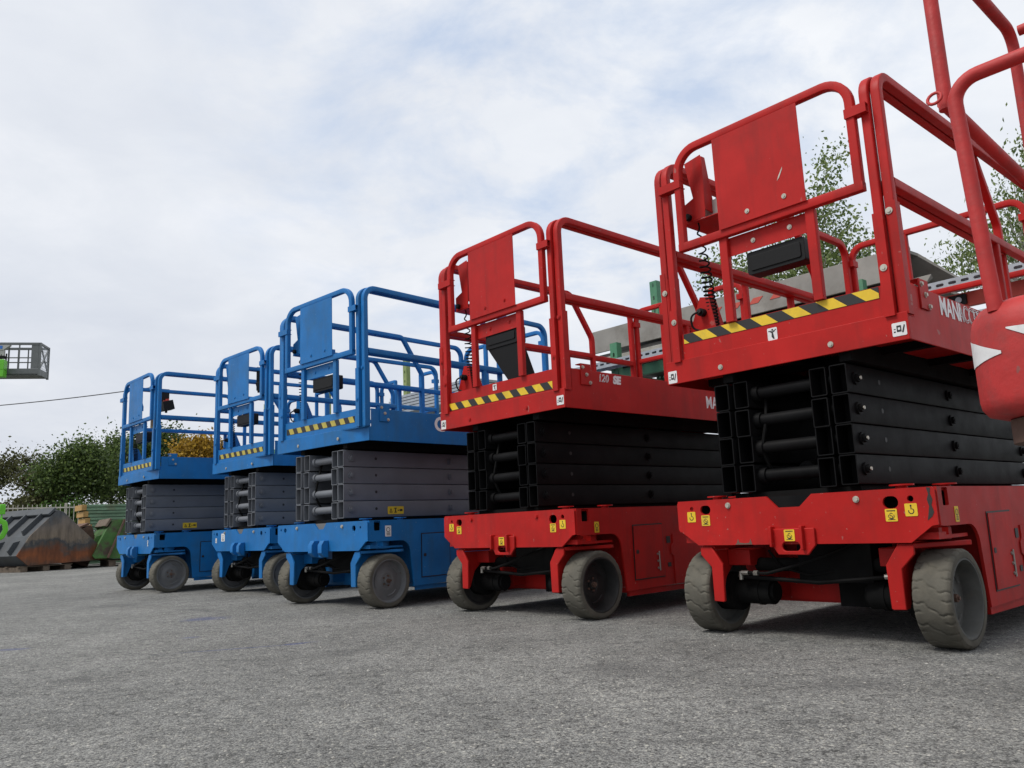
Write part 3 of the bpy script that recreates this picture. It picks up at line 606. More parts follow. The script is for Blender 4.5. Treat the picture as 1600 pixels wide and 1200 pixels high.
    def motor(sgn):
        def f():
            b = MB(); X = (lambda v: v) if sgn > 0 else (lambda v: W - v)
            b.cyl((X(0.80), 0.18, 0.182), (X(0.965), 0.18, 0.182), 0.054, n=24); b.cyl((X(0.785), 0.18, 0.182), (X(0.80), 0.18, 0.182), 0.040, n=24); b.cyl((X(0.965), 0.18, 0.182), (X(1.06), 0.18, 0.182), 0.085, n=24); b.cyl((X(0.85), 0.18, 0.182), (X(0.868), 0.18, 0.182), 0.058, n=24)
            return b
        return f
    for sg in (1, -1): part('drive_motor', motor(sg), M['dark'], root, key=('motor', sg))
    def hoses():
        b = MB()
        b.sweep(fillet([(0.25, 0.09, 0.27), (0.40, 0.07, 0.27), (0.52, 0.08, 0.30), (0.66, 0.10, 0.345), (0.78, 0.18, 0.40)], [0.08] * 3, 5), r=0.0075, n=8)
        b.sweep(fillet([(0.24, 0.10, 0.255), (0.45, 0.09, 0.245), (0.62, 0.09, 0.235), (0.80, 0.10, 0.25), (0.90, 0.13, 0.26)], [0.1] * 3, 5), r=0.0095, n=8)
        b.sweep(fillet([(0.34, 0.20, 0.36), (0.42, 0.16, 0.29), (0.55, 0.15, 0.26), (0.70, 0.17, 0.28), (0.80, 0.2, 0.33)], [0.06] * 3, 5), r=0.006, n=8)
        return b
    hs = part('hydraulic_hose', hoses, M['hose'], root, key='hoses')
    def fit1():
        b = MB(); b.cyl((0.255, 0.09, 0.27), (0.355, 0.078, 0.27), 0.008, n=8); b.cyl((0.262, 0.0892, 0.27), (0.30, 0.0846, 0.27), 0.0105, n=8); b.cyl((0.33, 0.081, 0.27), (0.352, 0.0784, 0.27), 0.0118, n=6); b.cyl((0.257, 0.09, 0.275), (0.257, 0.09, 0.24), 0.009, n=8); return b
    def fit2(): b = MB(); b.cyl((0.895, 0.10, 0.262), (0.94, 0.10, 0.262), 0.011, n=8); return b
    part('hose_fitting', fit1, M['brass'], hs, key='fit1'); part('hose_fitting', fit2, M['brass'], hs, key='fit2')
    # ---- scissor pack: four levels of four hollow beams
    zl = 0.622; zp = 0.1215; Ls = 2.06
    def beam():
        b = MB(); w, h, t = 0.0715, 0.1185, 0.0045
        o = [(0, 0), (w, 0), (w, h), (0, h)]; i = [(t, t), (w - t, t), (w - t, h - t), (t, h - t)]
        b.prism([rrect(0, w, 0, h, 0.006, 2), rrect(t, w - t, t, h - t, 0.003, 2)], 'xz', 0.0, Ls); b.box(t, w - t, 0.09, 0.10, t, h - t); return b
    for lv in range(4):
        for ci, cx in enumerate((0.262, 0.349, 0.714, 0.811)):
            dz = (0.003 if ci in (1, 2) else 0.0) * (1 if lv % 2 else -1); dy = 0.0 if ci in (0, 3) else 0.012 + 0.006 * (lv % 2)
            sa = part('scissor_arm', beam, S_, root, key=('beam', colour), loc=(cx, dy, zl + lv * zp + dz))
            if ci == 3:
                def piv():
                    b = MB(); b.cyl((0, 0, 0), (0.0085, 0, 0), 0.026, n=20); b.cyl((0.0, 0, 0), (0.020, 0, 0), 0.017, n=6); b.cyl((0, 0.0, 0), (0.0225, 0, 0), 0.008, n=10); return b
                for yy in (0.066, 1.02, 1.98): pv = part('pivot_bolt', piv, S_, sa, key=('piv', colour), loc=(0.0718, yy, 0.06))
                def pin():
                    b = MB(); b.cyl((0, 0, 0), (0.004, 0, 0), 0.0075, n=10); return b
                if red and cfg.get('bright_pins'): part('pin_cap', pin, M['zinc'], sa, key='pin', loc=(0.0945, 0.066, 0.06))
                def hole():
                    b = MB(); b.cyl((0.0716, 0.285, 0.062), (0.0724, 0.285, 0.062), 0.0105, n=16)
                    return b
                part('grease_hole', hole, M['ink'], sa, key='hole')
                if lv == 0 and cfg.get('crush'): sticker(sa, 0.15, 0.056, 'crush', 'yellow', (0.0720, 0.462, 0.048), side=True)
        def tube():
            b = MB(); b.cyl((0.4205, 0.07, 0), (0.714, 0.07, 0), 0.0265, n=24); b.cyl((0.4205, 0.07, 0), (0.452, 0.07, 0), 0.035, n=24); b.cyl((0.334, 0.066, 0), (0.348, 0.066, 0), 0.032, n=20); b.cyl((0.786, 0.066, 0), (0.811, 0.066, 0), 0.032, n=20); return b
        part('cross_tube', tube, S_, root, key=('xt', colour), loc=(0, 0, zl + lv * zp + 0.066))
    def ram():
        b = MB(); b.cyl((0.585, 0.16, 0.70), (0.585, 1.20, 0.86), 0.040, n=20); b.cyl((0.585, 1.2, 0.86), (0.585, 1.9, 0.97), 0.024, n=16); b.cyl((0.50, 0.16, 0.70), (0.67, 0.16, 0.70), 0.022, n=14); return b
    part('lift_cylinder', ram, S_, root, key=('ram', colour))
    def shose():
        b = MB(); b.sweep(fillet([(0.46, 0.12, 0.66), (0.445, 0.05, 0.80), (0.47, 0.06, 0.92), (0.455, 0.11, 1.06), (0.50, 0.3, 1.12)], [0.06] * 3, 6), r=0.008, n=8); return b
    part('hydraulic_hose', shose, M['hose'], root, key='shose')
    if cfg.get('bright_pins'):
        def grease(): b = MB(); b.prism([[(1.128, 0.594), (1.142, 0.592), (1.139, 0.572), (1.146, 0.55), (1.14, 0.53), (1.146, 0.505), (1.138, 0.488), (1.120, 0.474), (1.126, 0.50), (1.131, 0.525), (1.126, 0.55), (1.133, 0.57)]], 'xz', -0.0012, -0.0002); return b
        part('grease_stain', grease, M['grime'], ch)
        def rst():
            b = MB(); b.prism([[(0.30, 0.3965), (0.385, 0.3965), (0.378, 0.42), (0.371, 0.404), (0.350, 0.402), (0.322, 0.405), (0.316, 0.421), (0.309, 0.404)]], 'xz', -0.0012, -0.0002); return b
        part('rust_stain', rst, M['rustbrown'], ch)
    # ---- platform
    px0, px1, pz0, pz1, PL = 0.014, 1.148, 1.148, 1.374, 2.03
    def plat():
        b = MB()
        if red: fo = [(px0, -0.014), (px1, -0.014), (px1, 0.0), (px0, 0.0)]; b.box(px0, px1, -0.014, -0.004, pz0, 1.256)
        else:
            b.prism([[(px0, -0.014), (0.78, -0.014), (px1, 0.03), (px1, 0.042), (0.78, -0.003), (px0, -0.003)]], 'xy', pz0, 1.250)
        b.box(px0, px1, -0.003, 0.06, 1.2405, 1.2465)
        sl = [(0.03 if not red else -0.004, pz0), (PL, pz0 + 0.0), (PL, pz1), (0.05, pz1), (0.05, 1.2405), (0.03 if not red else -0.004, 1.2405)]
        for c0, c1 in ((px1 - 0.006, px1), (px0, px0 + 0.006)): b.prism([sl], 'yz', c0, c1)
        b.box(px1 - 0.03, px1 - 0.0065, 0.06, PL - 0.01, pz1 - 0.006, pz1); b.box(px0 + 0.0065, px0 + 0.03, 0.06, PL - 0.01, pz1 - 0.006, pz1)
        b.box(px0 + 0.0065, px1 - 0.0065, PL - 0.012, PL, pz0, pz1 - 0.01)
        b.box(px0 + 0.0065, px1 - 0.0065, 0.061, PL - 0.013, 1.20, 1.21)
        return b
    pf = part('platform', plat, C_, root, bevel=0.002, key=K('plat'))
    def joists():
        b = MB()
        for xx in (0.30, 0.60, 0.85): b.box(xx, xx + 0.05, 0.02, PL - 0.03, 1.115 if xx != 0.60 else 1.16, 1.199)
        for yy in (0.3, 0.8, 1.3, 1.8): b.box(0.03, 1.13, yy, yy + 0.04, 1.165, 1.1985)
        return b
    part('deck_joists', joists, M['dark'], pf, key='joist')
    def toe():
        b = MB(); b.prism([[(0.112, 1.2475), (1.062, 1.2475), (1.062, 1.379), (0.112, 1.379)]], 'xz', -0.004, 0.004); b.box(0.112, 1.062, 0.0045, 0.03, 1.371, 1.379); return b
    tb = part('toe_board', toe, C_, root, bevel=0.0015, key=K('toe'))
    hx0, hx1, hz0, hz1, hs_ = cfg['haz']
    part('hazard_strip', lambda: hazard_mb(hx1 - hx0, hz1 - hz0, 0, cfg.get('haz_off', 0.0), hs_, cfg.get('lean', 0.9)), [M['ink'], M['yellow'] if red else M['fadedyellow']], tb, key=('haz', cfg['haz']), smooth=0, loc=(hx0, -0.0045, hz0))
    bolt(pf, ((0.315, -0.0145, 1.185), (0.838, -0.0145, 1.187)), (0, -1, 0), 0.008, 0.003, 0.012, M['zinc'] if cfg.get('white_bolts', True) else C_)
    def bracket():
        b = MB(); b.prism([[(0.120, 1.285), (0.208, 1.285), (0.208, 1.408), (0.120, 1.408)]], 'yz', px1 + 0.0005, px1 + 0.0075); b.box(px1 - 0.035, px1 + 0.0005, 0.12, 0.208, 1.402, 1.408)
        return b
    bp = part('rail_bracket', bracket, C_, pf, bevel=0.002, key=K('brk'))
    bolt(bp, ((px1 + 0.0077, 0.135, 1.385), (px1 + 0.0077, 0.193, 1.30), (px1 + 0.0077, 0.165, 1.345)), (1, 0, 0), 0.008, 0.006, 0.011, M['zinc'])
    if red:
        sticker(pf, 0.054, 0.052, 'key', 'white', (px1 - 0.035, -0.0145, 1.192)); sticker(pf, 0.050, 0.058, 'key', 'white', (px0 + 0.034, -0.0145, 1.182))
        if cfg.get('man_low'): sticker(tb, 0.046, 0.054, 'man', 'white', (0.581, -0.0045, 1.285))
        else: sticker(tb, 0.036, 0.038, 'man', 'white', (0.555, -0.0045, 1.352))
    for (body, yy, zz, size, bold, outl, sh, sx) in cfg.get('letters', []):
        me = text_mesh(body, size, outl, bold, sh, sx=sx); me.materials.append(M['lettering'])
        for v in me.vertices: v.co = Vector((px1 + 0.0012 + v.co.z, yy + v.co.x, zz + v.co.y))
        link('lettering', me, pf)
    # ---- guard rails
    rz = 2.255; md = 1.790; t_ = 0.038
    def rail(xc, back):
        def f():
            b = MB()
            p = fillet([(xc, 0.016, 1.25), (xc, 0.016, rz), (xc, back, rz), (xc, back, 1.21)], [0.085, 0.09], 7); b.sweep(p, normal=(1, 0, 0), w=t_, h=t_)
            b.sweep([(xc, 0.036, md), (xc, back - 0.02, md)], normal=(1, 0, 0), w=t_, h=0.040)
            sx = 1 if xc > 0.5 else -1
            b.box(min(xc - sx * 0.006, xc + sx * 0.024), max(xc - sx * 0.006, xc + sx * 0.024), -0.0055, 0.0385, 1.2480, 1.700)
            b.sweep([(xc, 1.2, 1.21), (xc, 1.2, md - 0.02)], normal=(1, 0, 0), w=0.034, h=0.034)
            return b
        return f
    def erail(xc):
        def f():
            b = MB()
            p = fillet([(xc, -0.002, 1.2475), (xc, -0.002, rz - 0.004), (xc, 1.20, rz - 0.004), (xc, 1.425, 1.93), (xc, 1.425, 1.21)], [0.085, 0.07, 0.09], 7); b.sweep(p, normal=(1, 0, 0), w=0.036, h=0.036)
            b.sweep([(xc, 0.018, md - 0.004), (xc, 1.405, md - 0.004)], normal=(1, 0, 0), w=0.036, h=0.036)
            sx = 1 if xc > 0.5 else -1
            b.box(xc - 0.0215, xc + 0.0185, -0.0245, -0.0205, 1.2475, 1.665 if xc > 0.5 else 1.50); b.box(xc - 0.0215, xc - 0.0185, -0.0204, 0.016, 1.2475, 1.66); b.box(xc + 0.0155, xc + 0.0185, -0.0204, 0.016, 1.2475, 1.66)
            return b
        return f
    for xc in (1.130, 0.034): part('guard_rail', rail(xc, 1.98), C_, root, smooth=24, key=('rail', colour, xc))
    for xc in (1.089, 0.088): part('extension_rail', erail(xc), C_, root, smooth=24, key=('erail', colour, xc))
    bolt(root, ((1.128, -0.0058, 1.664), (1.088, -0.0247, 1.44), (0.034, -0.0058, 1.60), (0.088, -0.0247, 1.44)), (0, -1, 0), 0.008, 0.004, 0.014, bm_)
    def rear(xa, xb):
        def f():
            b = MB(); p = fillet([(xa, 2.03, 1.21), (xa, 2.03, 2.235), (xb, 2.03, 2.235), (xb, 2.03, 1.21)], [0.085, 0.004], 7); b.sweep(p, normal=(0, 1, 0), w=0.036, h=0.036)
            x0, x1 = sorted((xa, xb)); b.sweep([(x0 + 0.015, 2.03, 1.81), (x1 - 0.015, 2.03, 1.81)], normal=(0, 1, 0), w=0.034, h=0.034)
            xx = xa; b.box(xx - 0.025, xx + 0.025, 1.985, 2.052, 2.10, 2.14)
            return b
        return f
    part('rear_rail', rear(0.055, 0.33), C_, root, smooth=24, key=('rear', colour, 0)); part('rear_rail', rear(1.07, 0.80 if cfg['rear_sq'] else 0.40), C_, root, smooth=24, key=('rear', colour, 1, cfg['rear_sq']))
    if red: sticker(root, 0.055, 0.026, 'plate', 'white', (0.0540, 1.27, rz), side=True)
    # ---- front gate
    def gate():
        b = MB(); p = fillet([(0.178, -0.024, md), (0.178, -0.024, 2.265), (1.036, -0.024, 2.265), (1.036, -0.024, md)], 0.11, 8); b.sweep(p, normal=(0, 1, 0), w=0.034, h=0.036)
        b.sweep([(0.160, -0.024, md - 0.002), (1.054, -0.024, md - 0.002)], normal=(0, 1, 0), w=0.0335, h=0.040)
        for xx in (0.392, 0.815): b.sweep([(xx, -0.012, 1.379), (xx, -0.012, md - 0.021)], normal=(0, 1, 0), w=0.030, h=0.042)
        for x0, x1 in ((0.070, 0.198), (1.016, 1.105)): b.box(x0, x1, -0.047, -0.0418, 2.082, 2.122); b.box(x0, x1, -0.0418, -0.003, 2.1185, 2.122); b.box(x0, x1, -0.0418, -0.003, 2.082, 2.0855)
        return b
    gt = part('front_gate', gate, C_, root, smooth=24, key=K('gate'))
    def panel():
        b = MB(); b.box(0.396, 0.820, -0.0500, -0.0465, md + 0.012, 2.243); b.box(0.413, 0.793, -0.006, -0.003, 1.680, md - 0.0225); b.box(0.396, 0.820, -0.0465, -0.0415, 2.235, 2.243); return b
    gp = part('gate_panel', panel, C_, gt, key=K('panel'))
    if cfg.get('bright_pins'):
        def scr():
            b = MB(); b.prism([[(0.70, 1.93), (0.712, 1.942), (0.728, 1.972), (0.731, 1.985), (0.722, 1.972), (0.708, 1.948)]], 'xz', -0.0512, -0.0502); return b
        part('paint_scratch', scr, M['zinc'], gp)
    bolt(gp, ((0.545, -0.0502, 1.845), (0.725, -0.0502, 1.853), (0.535, -0.0062, 1.722), (0.712, -0.0062, 1.728)), (0, -1, 0), 0.006, 0.003, 0.011, bm_)
    def box_():
        b = MB(); b.prism([rrect(0.488, 0.764, 1.572, 1.676, 0.012, 3)], 'xz', 0.004, 0.085); b.prism([rrect(0.505, 0.747, 1.588, 1.655, 0.010, 3)], 'xz', -0.001, 0.004); return b
    def hopper():
        b = MB(); b.prism([rrect(0.478, 0.764, 1.596, 1.700, 0.012, 3)], 'xz', 0.004, 0.075); b.prism([rrect(0.495, 0.747, 1.62, 1.67, 0.010, 3)], 'xz', -0.001, 0.004)
        top = [(0.492, 0.010), (0.755, 0.010), (0.755, 0.070), (0.492, 0.070)]; bot = [(0.640, 0.03), (0.757, 0.03), (0.757, 0.16), (0.66, 0.16)]
        b.add([(p[0], p[1], 1.595) for p in top] + [(p[0], p[1], 1.385) for p in bot], [(0, 1, 2, 3), (7, 6, 5, 4), (0, 4, 5, 1), (1, 5, 6, 2), (2, 6, 7, 3), (3, 7, 4, 0)])
        return b
    part('document_box', hopper if cfg.get('hopper') else box_, M['plastic'], gt, bevel=0.004, key='hopper' if cfg.get('hopper') else 'box')
    # ---- control box, hung inside the rails
    cxx, cyy = cfg['ctrl']
    if cfg['ctrl_kind'] == 'tray':
        def tray():
            b = MB()
            b.prism([[(-0.075, 2.235), (0.02, 2.25), (0.0255, 1.99), (0.02, 1.932), (-0.105, 1.932), (-0.105, 2.02), (-0.04, 2.045)]], 'xz', 0.0, 0.004)
            b.prism([[(0.0, 2.24), (0.03, 2.24), (0.07, 2.03), (0.26, 2.00), (0.26, 1.94), (0.0, 1.97)]], 'yz', 0.021, 0.026)
            b.box(-0.11, 0.10, 0.0, 0.26, 1.925, 1.931); b.box(-0.11, -0.105, 0.005, 0.26, 1.931, 2.0); b.box(0.095, 0.10, 0.0, 0.26, 1.931, 1.975); b.box(-0.105, 0.095, 0.255, 0.26, 1.931, 1.975)
            return b
        ct = part('control_box', tray, C_, root, bevel=0.0015, key=K('tray'), loc=(cxx, cyy, 0))
        def joy():
            b = MB(); b.box(-0.02, 0.09, 0.06, 0.24, 1.933, 2.03); b.mi = 1; b.sweep([(0.05, 0.10, 2.03), (0.052, 0.095, 2.08), (0.05, 0.085, 2.17)], radii=[0.012, 0.018, 0.012], n=10); b.cyl((0.05, 0.10, 2.03), (0.05, 0.10, 2.055), 0.03, 0.018, n=14); b.cyl((-0.07, 0.05, 1.95), (-0.07, -0.02, 1.955), 0.017, n=12); return b
        part('joystick', joy, [M['ctrl_grey'], M['plastic']], ct, key='joy', bevel=0.003)
    else:
        def cbox():
            b = MB(); b.obox((0, 0, 1.98), (1, 0, 0), (0, 1, 0.25), (0, -0.25, 1), 0.065, 0.06, 0.055); b.box(-0.085, -0.066, -0.05, 0.05, 1.94, 2.19); b.cyl((-0.02, 0, 1.93), (-0.02, 0, 1.90), 0.014, n=10); return b
        ct = part('control_box', cbox, M['plastic'], root, bevel=0.004, key='cbox', loc=(cxx, cyy, 0.085))
        def btn():
            b = MB(); b.cyl((0.02, 0.0, 2.035), (0.02, -0.005, 2.058), 0.02, n=14); b.box(-0.045, -0.015, -0.03, 0.01, 2.030, 2.045); return b
        part('stop_button', btn, M['redbutton'], ct, key='btn')
        def hang():
            b = MB(); b.prism([[(-0.10, 2.235), (0.02, 2.25), (0.025, 1.97), (-0.03, 1.93), (-0.06, 2.05)]], 'xz', 0.0, 0.004); b.prism([[(0.0, 2.24), (0.04, 2.24), (0.10, 2.02), (0.10, 1.97), (0.0, 1.97)]], 'yz', 0.021, 0.026); return b
        part('control_bracket', hang, C_, root, key=K('hang'), loc=(0.245, 0.045, 0))
    def coil():
        b = MB(); pts = []; z = 1.93; x0, y0 = 0.205, 0.07; N = 620
        for i in range(N + 1):
            t = i / N; zz = 1.935 - 0.53 * t; turns = 3.0 * t + 17.0 * t * t; r = 0.006 + 0.018 * min(1.0, t * 2.2)
            if t < 0.10: r *= t / 0.10
            a = 2 * math.pi * turns; pts.append((x0 + 0.028 * t + r * math.cos(a), y0 + r * math.sin(a) + 0.02 * t, zz))
        b.sweep(pts, r=0.0042, n=6); return b
    part('coiled_cable', coil, M['hose'], root, key='coil', smooth=60)
    def lowb():
        b = MB(); b.prism([[(0.10, 1.36), (0.265, 1.36), (0.235, 1.545), (0.185, 1.555)]], 'xz', 0.06, 0.066); b.prism([[(0.066, 1.36), (0.20, 1.36), (0.12, 1.54), (0.066, 1.55)]], 'yz', 0.228, 0.234); return b
    lb = part('socket_bracket', lowb, C_, root, key=K('lowb'))
    def plug():
        b = MB(); b.cyl((0.20, 0.059, 1.475), (0.20, 0.03, 1.475), 0.019, n=14); b.cyl((0.20, 0.03, 1.475), (0.20, 0.018, 1.478), 0.012, n=12); b.sweep(fillet([(0.20, 0.02, 1.475), (0.165, 0.0, 1.46), (0.16, 0.02, 1.40), (0.24, 0.05, 1.365)], [0.03, 0.03], 5), r=0.005, n=7); return b
    part('power_plug', plug, M['plastic'], lb, key='plug')
    return root

LIFTS = [
 (0.7455, 3.8308, -48.00, 'red scissor lift nearest the camera with deep grey wheel rims', 'red', 'row of red scissor lifts',
   dict(rim='rimdeep', dish=0.066, haz=(0.122, 1.050, 1.330, 1.377, 0.0767), haz_off=-0.100, lean=1.15, bright_pins=True, man_low=True, ctrl=(0.245, 0.045), ctrl_kind='tray', rear_sq=False,
        letters=[('MANI', 0.318, 1.290, 0.112, 0.0022, 0.0, 0.0, 0.82), ('ACCESS', 0.515, 1.293, 0.105, 0.0, 0.0019, 0.0, 0.80)])),
 (-0.4761, 5.2473, -47.63, 'red scissor lift marked 120 SE with black wheel rims', 'red', 'row of red scissor lifts',
   dict(rim='rimblack', dish=0.075, haz=(0.095, 1.060, 1.266, 1.312, 0.0655), haz_off=0.0, lean=0.8, painted_bolts=True, no_notch=True, white_bolts=False, ctrl=(0.245, 0.045), ctrl_kind='tray', rear_sq=True, hopper=True,
        letters=[('120', 0.268, 1.317, 0.062, 0.0, 0.0017, 0.2, 0.98), ('SE', 0.400, 1.316, 0.062, 0.0040, 0.0, 0.12, 1.10), ('MANI', 1.325, 1.230, 0.112, 0.0022, 0.0, 0.0, 0.82), ('ACCESS', 1.522, 1.232, 0.105, 0.001, 0.0014, 0.0, 0.82)])),
 (-1.8689, 6.3537, -43.11, 'blue scissor lift with a grey side plate, right beside the red 120 SE lift', 'blue', 'row of blue scissor lifts',
   dict(rim='rimgrey', dish=0.035, haz=(0.135, 1.03, 1.285, 1.330, 0.0560), haz_off=0.03, lean=0.55, side_plate=True, crush=True, ctrl=(0.245, 0.045), ctrl_kind='tray', rear_sq=True,
        letters=[('G', 0.632, 1.247, 0.150, 0.004, 0.0, 0.0, 1.1)])),
 (-3.0272, 8.0838, -44.83, 'middle blue scissor lift with a white square sticker on its front plate', 'blue', 'row of blue scissor lifts',
   dict(rim='rimgrey', dish=0.055, haz=(0.135, 1.03, 1.285, 1.330, 0.0560), haz_off=0.03, lean=0.55, front_plate=True, ctrl=(0.165, 0.46), ctrl_kind='box', rear_sq=True)),
 (-4.4662, 9.1021, -46.87, 'farthest blue scissor lift, at the end of the row beside the rusty bucket', 'blue', 'row of blue scissor lifts',
   dict(rim='rimgrey', dish=0.030, haz=(0.135, 1.03, 1.285, 1.330, 0.0560), haz_off=0.03, lean=0.55, crush=True, front_tag=True, ctrl=(0.165, 0.44), ctrl_kind='box', rear_sq=True)),
]
for lx, ly, lyaw, lab, colr, grp, cf in LIFTS: make_lift(lx, ly, R(lyaw), lab, colr, grp, cf)
#SECTION2 ---------------------------------------------------------- places measured from the photograph, in metres
def at(px, py, d):
    v = px_dir(px, py); v = v / math.hypot(v.x, v.y); return Vector((0, 0, CAM_H)) + v * d
def flat(v): return Vector((v.x, v.y, 0))
def frame_of(px, d, turn=0.0):
    """ground point under the pixel column at distance d, with right / away axes turned by `turn`"""
    p = flat(at(px, 700, d)); w = p.normalized(); r = Vector((w.y, -w.x, 0)); q = Matrix.Rotation(turn, 3, 'Z'); return p, q @ r, q @ w
def yaw_of(r): return math.atan2(r.y, r.x)

# ------------------------------------------------------------------ red boom lift (basket in the foreground, right edge)
BO = Vector((1.0115, 1.812, 0)); BY = R(-47.5)
boom = empty('boom_lift', 'faded red boom lift basket with white chevrons hanging at the right edge', 'boom lift', BO, BY)
BW, BD = 1.75, 0.82
def tray_pt(s, ins, z, r=0.14):
    ol = tray_outline(ins, r); return ol
def tray():
    b = MB(); prof = [(0.09, 0.712), (0.04, 0.714), (0.014, 0.722), (0.003, 0.738), (0.0, 0.755), (0.0, 0.915), (0.006, 0.945), (0.022, 0.966), (0.05, 0.978), (0.10, 0.982)]
    rings = [rrect(i, BW - i, i, BD - i, 0.15 - i, 10) for i, z in prof]; n = len(rings[0]); vs = []; fs = []
    for (i, z), rg in zip(prof, rings): vs += [(p[0], p[1], z) for p in rg]
    for a in range(len(prof) - 1):
        for k in range(n): fs.append((a * n + k, a * n + (k + 1) % n, (a + 1) * n + (k + 1) % n, (a + 1) * n + k))
    fs += [tuple(range(n))[::-1], tuple(range((len(prof) - 1) * n, len(prof) * n))]; return b.add(vs, fs)
bsk = part('basket_tray', tray, M['boomred'], boom, smooth=50)
def pan():
    b = MB(); b.prism([rrect(0.05, BW - 0.05, 0.05, BD - 0.05, 0.12, 8)], 'xy', 0.655, 0.7115); return b
part('floor_pan', pan, M['rustbrown'], bsk, bevel=0.012)
def on_skirt(s, z, off=0.0016):
    """arc length s along the skirt measured from the middle of the rounded near-left corner"""
    r = 0.15; q = r * math.pi / 4
    if s > q: x, y, nx, ny = r + (s - q), 0.0, 0, -1
    elif s < -q: x, y, nx, ny = 0.0, r + (-s - q), -1, 0
    else: a = R(225) + s / r; nx, ny = math.cos(a), math.sin(a); x, y = r + r * nx, r + r * ny
    return (x + nx * off, y + ny * off, z)
def chevron(poly):
    def f():
        b = MB(); N = 16                        # poly: (s0,zlo,zhi) columns, linear between
        cols = []
        for i in range(len(poly) - 1):
            for k in range(N + (i == len(poly) - 2)):
                t = k / N; cols.append([poly[i][j] * (1 - t) + poly[i + 1][j] * t for j in range(3)])
        vs = []
        for off in (0.0014, 0.0004):
            for s, a, c in cols: vs += [on_skirt(s, a, off), on_skirt(s, c, off)]
        fs = [(2 * i, 2 * i + 2, 2 * i + 3, 2 * i + 1) for i in range(len(cols) - 1)]
        return b.add(vs[:2 * len(cols)], fs)
    return f
part('chevron', chevron([(-0.075, 0.835, 0.905), (-0.02, 0.838, 0.888), (0.060, 0.850, 0.856)]), M['white'], bsk)
part('chevron', chevron([(0.078, 0.902, 0.905), (0.148, 0.862, 0.900), (0.218, 0.822, 0.897), (0.288, 0.862, 0.895), (0.358, 0.891, 0.894)]), M['white'], bsk)
for k in range(1, 4): part('chevron', chevron([(0.03 + 0.36 * k, 0.895, 0.898), (0.10 + 0.36 * k, 0.855, 0.893), (0.17 + 0.36 * k, 0.815, 0.89), (0.24 + 0.36 * k, 0.855, 0.888), (0.31 + 0.36 * k, 0.884, 0.887)]), M['white'], bsk)
def loop():
    b = MB(); b.sweep(fillet([(0.088, 0.035, 0.95), (0.068, 0.03, 1.515), (BW - 0.018, 0.03, 1.515), (BW - 0.035, 0.035, 0.95)], 0.055, 8), r=0.0168, n=14); return b
part('front_rail', loop, M['boomred'], boom, smooth=60)
def frame():
    b = MB(); zt = 1.96
    for xx in (0.040, BW - 0.055):
        b.sweep(fillet([(xx, 0.062, 1.47 if xx < 1 else 0.95), (xx, 0.062, zt), (xx, BD - 0.06, zt), (xx, BD - 0.06, 0.95)], 0.06, 6), r=0.0165, n=12)
        b.sweep([(xx, 0.05, 1.485), (xx, BD - 0.06, 1.44)], r=0.0165, n=12)
    b.sweep([(0.06, BD - 0.06, zt - 0.001), (BW - 0.06, BD - 0.06, zt - 0.001)], r=0.0165, n=12); b.sweep([(0.06, BD - 0.06, 1.38), (BW - 0.06, BD - 0.06, 1.38)], r=0.0165, n=12)
    b.sweep([(0.062, 0.062, zt - 0.001), (BW - 0.062, 0.062, zt - 0.001)], r=0.0165, n=12)
    return b
part('basket_frame', frame, M['boomred'], boom, smooth=60)
def eye():
    b = MB(); b.sweep([(0.030 + 0.016 * math.cos(t), 0.02 + 0.006 * math.sin(t), 1.49 + 0.016 * math.sin(t)) for t in np.linspace(0, 6.28, 14)][:-1], r=0.004, n=7, closed=True); return b
part('chain_eye', eye, M['boomred'], boom, smooth=60)
def jib():
    b = MB(); b.bar((BW - 0.02, 0.5, 0.80), (BW + 1.6, 0.7, 0.62), 0.16, 0.2); b.bar((BW + 1.55, 0.7, 0.62), (BW + 2.6, 0.8, 1.15), 0.22, 0.26); return b
part('boom_arm', jib, M['boomred'], boom, bevel=0.01)
def chs():
    b = MB(); b.box(BW + 2.2, BW + 4.3, 0.1, 1.6, 0.35, 0.80); b.box(BW + 2.5, BW + 4.0, 0.3, 1.4, 0.801, 1.35); return b
part('chassis', chs, M['boomred'], boom, bevel=0.03)
for xx in (BW + 2.6, BW + 3.9):
    for yy in (0.1, 1.6):
        def whl(): b = MB(); b.cyl((0, -0.13, 0), (0, 0.13, 0), 0.40, n=36); return b
        part('wheel', whl, M['rubber'], boom, key='boomwheel', loc=(xx, yy, 0.40), bevel=0.03)

# ------------------------------------------------------------------ steel rack behind the lifts, in the near red lift's own axes
RK, RY = (0.7455, 3.8308, 0), R(-48.0)
rack = empty('storage_rack', 'tall green steel rack with perforated uprights standing behind the lifts', 'rack', RK, RY)
def upright(h):
    def f():
        b = MB(); w = 0.047
        for a in (0, 1):
            pl = [(-w, 0), (w, 0), (w, h), (-w, h)]; hl = []
            z = 0.25
            while z < h - 0.06:
                hl.append(rrect(-0.012, 0.012, z, z + 0.045, 0.008, 2)); z += 0.15
            if a == 0: b.prism([pl] + hl, 'xz', -0.004, 0.0)
            else:
                for xx in (-w, w - 0.004): b.prism([[(0.0, 0), (0.07, 0), (0.07, h), (0.0, h)]], 'yz', xx, xx + 0.004)
        return b
    return f
for xx in (-13.11, -10.58, -8.07): part('upright', upright(3.17), M['ygreen'], rack, key='upr', loc=(xx, 4.0, 0))
for xx in (-5.58, -3.10): part('upright', upright(3.17), M['green'], rack, key='uprg', loc=(xx, 4.0, 0))
for xx in (-13.11, -10.58, -8.07, -5.58): part('upright', upright(1.2), M['green'], rack, key='uprs', loc=(xx, 3.2, 0))
for xx in (-3.06, -0.45): part('upright', upright(2.35), M['green'], rack, key='uprf', loc=(xx, 3.2, 0))
